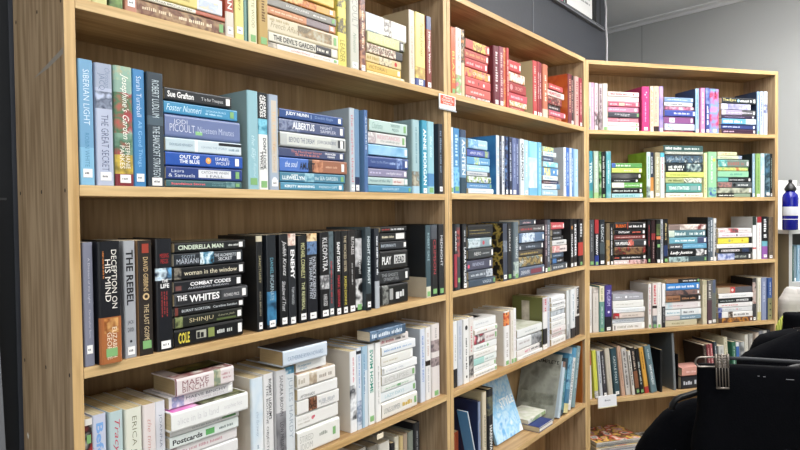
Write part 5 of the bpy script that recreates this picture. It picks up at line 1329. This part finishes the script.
# rack rail and posts stand just outside the picture, parallel to the long wall
m_rail = mat('rack_steel', '8a8c90', .3, .5, .9)
rp = [at_depth(838, 250, 1.0), at_depth(838, 250, 2.4)]; zr = 1.30
rk = empty('clothes_rack', (rp[0].x, rp[0].y, 0))
a_, b_ = Vector((rp[0].x, rp[0].y, zr)), Vector((rp[1].x, rp[1].y, zr)); base = Vector((rp[0].x, rp[0].y, 0))
wire(rk, base, [a_, b_], .011, m_rail, 'rail', 12)
for p in (a_, b_):
    wire(rk, base, [p, Vector((p.x, p.y, .02))], .013, m_rail, 'post', 12)
    q = Vector((.24, .0, 0)); wire(rk, base, [Vector((p.x, p.y, .014)) - q, Vector((p.x, p.y, .014)) + q], .013, m_rail, 'foot_bar', 12)
tag(rk, 'steel clothes rack holding the black clothes in front of the corner bookcase', 'clothes rack')
RD = (b_-a_).normalized()
def hook_to_rail(root, basep, fr, m, px, py):
    """hanger neck and hook: from the hanger's middle up and round the rail"""
    un_, zn = fr.hit(px, py, 0)
    # where this hanger's plane crosses the rail
    t = (fr.o - a_).dot(fr.n)/RD.dot(fr.n); c = a_ + RD*t
    neck = Vector((c.x, c.y, zn)); pts = [fr.world(un_, 0, zn), neck + Vector((0, 0, .01)), neck + Vector((0, 0, (zr-zn)*.6))]
    for k in range(9):
        an = -.9+k*.5; pts.append(c + fr.d*(.014*math.cos(an)) + Vector((0, 0, .014*math.sin(an))))
    wire(root, basep, pts, .0018, m, 'hook')

m_wire = mat('hanger_wire', '8c857e', .3, .5, .8); m_clip = mat('clip_metal', '8a827a', .32, .5, .7); m_bh = mat('black_plastic', '101114', .35, .4)
# nearest: black skirt on a clip hanger
def stitches(root, fr, base):
    for x0, x1, y in ((757.5, 759.5, 376), (763, 765.5, 376.6), (786, 794, 379.4)):
        b = MB()
        ua, za = fr.hit(x0, y, -.0265); ub, zb = fr.hit(x1, y+.3, -.0265)
        b.face([fr.world(ua, -.0268, za-.0005)-base, fr.world(ub, -.0268, za-.0005)-base, fr.world(ub, -.0268, za+.0005)-base, fr.world(ua, -.0268, za+.0005)-base], mat('white_thread', '9a9aa0', .7))
        b.build('loose_thread', root)
gr, gf = garment('skirt', 765, 1.15, [(363.5, 698, 832, .010), (368, 697, 834, .016), (380, 697, 835, .022), (400, 696, 836, .024), (450, 693, 838, .028), (560, 688, 842, .034)], 'black skirt gripped by a silver wire clip hanger', m_blk, 3, .003, stitches)
hg = empty('clip_hanger', gf.world(0, 0, 1.0)); hb = gf.world(0, 0, 1.0)
def gp(x, y, v=0.0):
    uu, zz_ = gf.hit(x, y, v); return gf.world(uu, v, zz_)
lp = [gp(717, 357.3, -.02)]
for k in range(9):
    an = math.pi/2 + math.pi*k/8; cx_, cy_ = 700.5, 362
    lp.append(gp(cx_+5.2*math.cos(an), cy_-4.8*math.sin(an), -.02))
lp += [gp(718, 366.8, -.02)]
wire(hg, hb, lp, .0017, m_wire, 'wire_loop')
wire(hg, hb, [gp(716, 358, -.014), gp(745, 358.6, -.014), gp(800, 362, -.014), gp(834, 364, -.014)], .0034, mat('hanger_bar', '2c2e32', .6, .4, .2), 'bar', 10)
hook_to_rail(hg, hb, gf, m_wire, 834, 361)
b = MB()
def bar(x0, y0, x1, y1, w, v=-.030, d=.003):
    p0, p1 = gp(x0, y0, v)-hb, gp(x1, y1, v)-hb
    b.tube([p0, p1], w, m_clip, 6)
for k in range(5):
    x = 715.9+k*2.95; bar(x, 355, x+1.1, 388, .0013)
for y in (354.8, 357.6, 360.2, 362.8, 365.4, 367):
    bar(715.4, y, 728.4, y+.5, .0015)
bar(716.8, 388, 729.2, 388.2, .0022)
for k in (0, 2, 4):
    x = 715.9+k*2.95; bar(x, 354, x+.5, 367.5, .0022)
p0, p1 = gp(715.4, 354.5, -.026)-hb, gp(728.8, 367, -.026)-hb
b.face([gp(715.4, 354.5, -.0275)-hb, gp(728.2, 355, -.0275)-hb, gp(728.8, 367.5, -.0275)-hb, gp(715.8, 367, -.0275)-hb], mat('clip_plate', 'd8d4d0', .3, .5, .4))
b.build('clip', hg, True)
tag(hg, 'silver wire clip hanger with a barred clip gripping the black skirt', 'hanger')
# black coat low in front
gr, gf2 = garment('coat', 740, 1.27, [(398.5, 692, 800, .010), (402, 682, 806, .022), (407, 671, 812, .032), (413, 662, 818, .040), (421, 654.5, 822, .046), (433, 645.5, 826, .05), (450, 637.5, 828, .054), (480, 630, 830, .058), (700, 618, 842, .066)], 'black coat with a rounded shoulder hanging below the clip hanger', m_blk2, 5, .006)
hg2 = empty('coat_hanger', gf2.world(0, 0, .9)); hb2 = gf2.world(0, 0, .9)
def gp2(x, y, v=0.0):
    uu, zz_ = gf2.hit(x, y, v); return gf2.world(uu, v, zz_)
wire(hg2, hb2, [gp2(671.6, 409, -.045), gp2(672.4, 404.5, -.046), gp2(675.5, 400, -.046), gp2(681, 397.2, -.044), gp2(689, 395, -.04), gp2(699, 391.6, -.036), gp2(730, 385, -.03), gp2(800, 366, -.02), gp2(832, 356, 0)], .0062, m_bh, 'shoulder_bar', 10)
hook_to_rail(hg2, hb2, gf2, m_wire, 832, 356)
tag(hg2, 'black plastic hanger curving out of the black coat', 'hanger')
# black coats further along the rail
SPEC = [
 ('coat', 790, 1.42, [(331, 798, 830, .008), (336, 784, 836, .02), (341.5, 772, 842, .03), (347, 760, 848, .038), (354, 746, 852, .042), (362, 738, 856, .046), (640, 728, 862, .05)], 'second black coat, its shoulder showing above the skirt hanger bar', m_blk2, 7),
 ('coat', 790, 1.60, [(328.5, 790, 836, .008), (330.5, 780, 840, .02), (332.5, 770, 844, .03), (335.5, 760, 848, .036), (341, 754, 852, .04), (350, 750.5, 856, .044), (560, 742, 862, .05)], 'third black coat, its shoulder above and behind the second', m_blk, 9),
 ('jacket', 810, 1.82, [(312.5, 785, 850, .02), (314, 783.5, 852, .03), (345, 783, 854, .04), (520, 781, 856, .05)], 'square-shouldered black jacket hanging furthest back among the black clothes', m_blk, 11),
]
for nm, x, Y, rows, lab, m_, sd in SPEC:
    g_, f_ = garment(nm, x, Y, rows, lab, m_, sd, .004)
    h_ = empty('coat_hanger', f_.world(0, 0, .9)); hb_ = f_.world(0, 0, .9)
    uu, zz_ = f_.hit(rows[1][1]+14, rows[0][0]+1, 0); u2, z2_ = f_.hit(836, rows[0][0]-3, 0)
    wire(h_, hb_, [f_.world(uu, 0, zz_), f_.world(u2, 0, z2_)], .005, m_bh, 'shoulder_bar', 8)
    hook_to_rail(h_, hb_, f_, m_wire, 836, rows[0][0]-3)
    tag(h_, 'black hanger inside the ' + {7: 'second black coat', 9: 'third black coat', 11: 'square-shouldered black jacket'}[sd], 'hanger')
# grey checked garment and yellow-green striped garment at the far end
def checks(c1, c2, c3, scale, name, kind):
    mt = bpy.data.materials.new(name); mt.use_nodes = True; nt = mt.node_tree; bs = nt.nodes['Principled BSDF']; bs.inputs['Roughness'].default_value = .9
    tc = nt.nodes.new('ShaderNodeTexCoord'); mp = nt.nodes.new('ShaderNodeMapping')
    nt.links.new(tc.outputs['Object'], mp.inputs['Vector'])
    if kind == 'check':
        ck = nt.nodes.new('ShaderNodeTexBrick'); ck.inputs['Scale'].default_value = scale; mp.inputs['Rotation'].default_value = (math.pi/2, 0, 0)
        ck.inputs['Color1'].default_value = (*lin(c1), 1); ck.inputs['Color2'].default_value = (*lin(c2), 1); ck.inputs['Mortar'].default_value = (*lin(c3), 1); ck.inputs['Mortar Size'].default_value = .04
        nt.links.new(mp.outputs['Vector'], ck.inputs['Vector']); nt.links.new(ck.outputs['Color'], bs.inputs['Base Color'])
    else:
        wv = nt.nodes.new('ShaderNodeTexWave'); wv.inputs['Scale'].default_value = scale; wv.inputs['Distortion'].default_value = 1
        rp_ = nt.nodes.new('ShaderNodeValToRGB'); e = rp_.color_ramp.elements; e[0].color = (*lin(c1), 1); e[1].color = (*lin(c2), 1)
        nt.links.new(mp.outputs['Vector'], wv.inputs['Vector']); nt.links.new(wv.outputs['Fac'], rp_.inputs['Fac']); nt.links.new(rp_.outputs['Color'], bs.inputs['Base Color'])
    return mt
for nm, x, Y, rows, lab, m_, sd in (
 ('jacket', 820, 2.15, [(287, 787, 868, .02), (289, 785, 870, .03), (296, 781.5, 872, .04), (299, 779.5, 874, .045), (330, 779, 876, .05), (480, 778, 878, .05)], 'pale grey checked jacket hanging behind the black clothes', checks('b6b2ae', 'aaa6a2', 'bcb8b4', 9, 'grey_check_cloth', 'check'), 13),
 ('shirt', 812, 2.02, [(316, 782.5, 850, .008), (320, 779, 852, .012), (326, 776, 853, .014), (334, 774.5, 854, .016), (480, 773, 856, .02)], 'yellow-green striped shirt between the grey jacket and the black clothes', checks('8a9a30', 'ccd06a', '', 60, 'green_stripe_cloth', 'wave'), 15)):
    g_, f_ = garment(nm, x, Y, rows, lab, m_, sd, .003)
    h_ = empty('coat_hanger', f_.world(0, 0, .9)); hb_ = f_.world(0, 0, .9)
    uu, zz_ = f_.hit(815, rows[0][0]+1, 0); u2, z2_ = f_.hit(842, rows[0][0]-5, 0)
    wire(h_, hb_, [f_.world(uu, 0, zz_), f_.world(u2, 0, z2_)], .005, m_bh, 'shoulder_bar', 8)
    hook_to_rail(h_, hb_, f_, m_wire, 842, rows[0][0]-5)
    tag(h_, f'black hanger inside the {"pale grey checked jacket" if sd == 13 else "yellow-green striped shirt"}', 'hanger')

# ------------------------------------------------------------------ light: ceiling panels of the room and added fills
def panel(u, v, power, sx=1.2, sy=.6, z=ZC-.02):
    l = bpy.data.lights.new('ceiling_light', 'AREA'); l.shape = 'RECTANGLE'; l.size = sx; l.size_y = sy; l.energy = power; l.color = (1.0, .975, .94)
    o = bpy.data.objects.new('ceiling_light', l); COL.objects.link(o); o.location = CA.world(u, v, z); o.rotation_euler = (0, 0, CA.rz)
for u, v, p in ((-.2, -1.15, 18), (1.3, -1.15, 27), (2.7, -1.35, 20), (.0, -2.7, 22), (1.8, -2.8, 22), (3.6, -2.2, 11), (-1.3, -.7, 15), (2.35, -.75, 15)):  # last panel added to brighten the corner wall and notices
    panel(u, v, p)
for u, v, p in ((2.3, -.95, 21), (.6, -1.6, 8)):      # upward fills added to brighten the ceiling, no fixture there
    l = bpy.data.lights.new('strip_light', 'AREA'); l.shape = 'RECTANGLE'; l.size = 1.2; l.size_y = .15; l.energy = p
    o = bpy.data.objects.new('strip_light', l); COL.objects.link(o); o.location = CA.world(u, v, 2.32); o.rotation_euler = (math.pi, 0, CA.rz)
# frontal fill light added far behind the camera inside an added window frame
b = MB(); m_wf = mat('shop_window_frame', 'd0d0ce', .5)
for x0, x1, z0, z1 in ((-1.6, 2.4, .72, .8), (-1.6, 2.4, 2.3, 2.38), (-1.6, -1.52, .8, 2.3), (2.32, 2.4, .8, 2.3), (.36, .44, .8, 2.3)):
    b.box(x0, x1, -3.9, -3.84, z0, z1, m_wf)
b.build('window_2')['kind'] = 'structure'
l = bpy.data.lights.new('window_daylight', 'AREA'); l.shape = 'RECTANGLE'; l.size = 3.8; l.size_y = 1.5; l.energy = 58; l.color = (.94, .97, 1.0)
o = bpy.data.objects.new('window_daylight', l); COL.objects.link(o); o.location = (.4, -3.83, 1.55); o.rotation_euler = (math.radians(90), 0, 0)
w = bpy.data.worlds.new('world'); sc.world = w; w.use_nodes = True
w.node_tree.nodes['Background'].inputs[0].default_value = (.9, .95, 1, 1); w.node_tree.nodes['Background'].inputs[1].default_value = .3
sc.view_settings.view_transform = 'Standard'; sc.view_settings.look = 'None'; sc.view_settings.gamma = 1; sc.view_settings.use_curve_mapping = False
sc.view_settings.exposure = -0.06
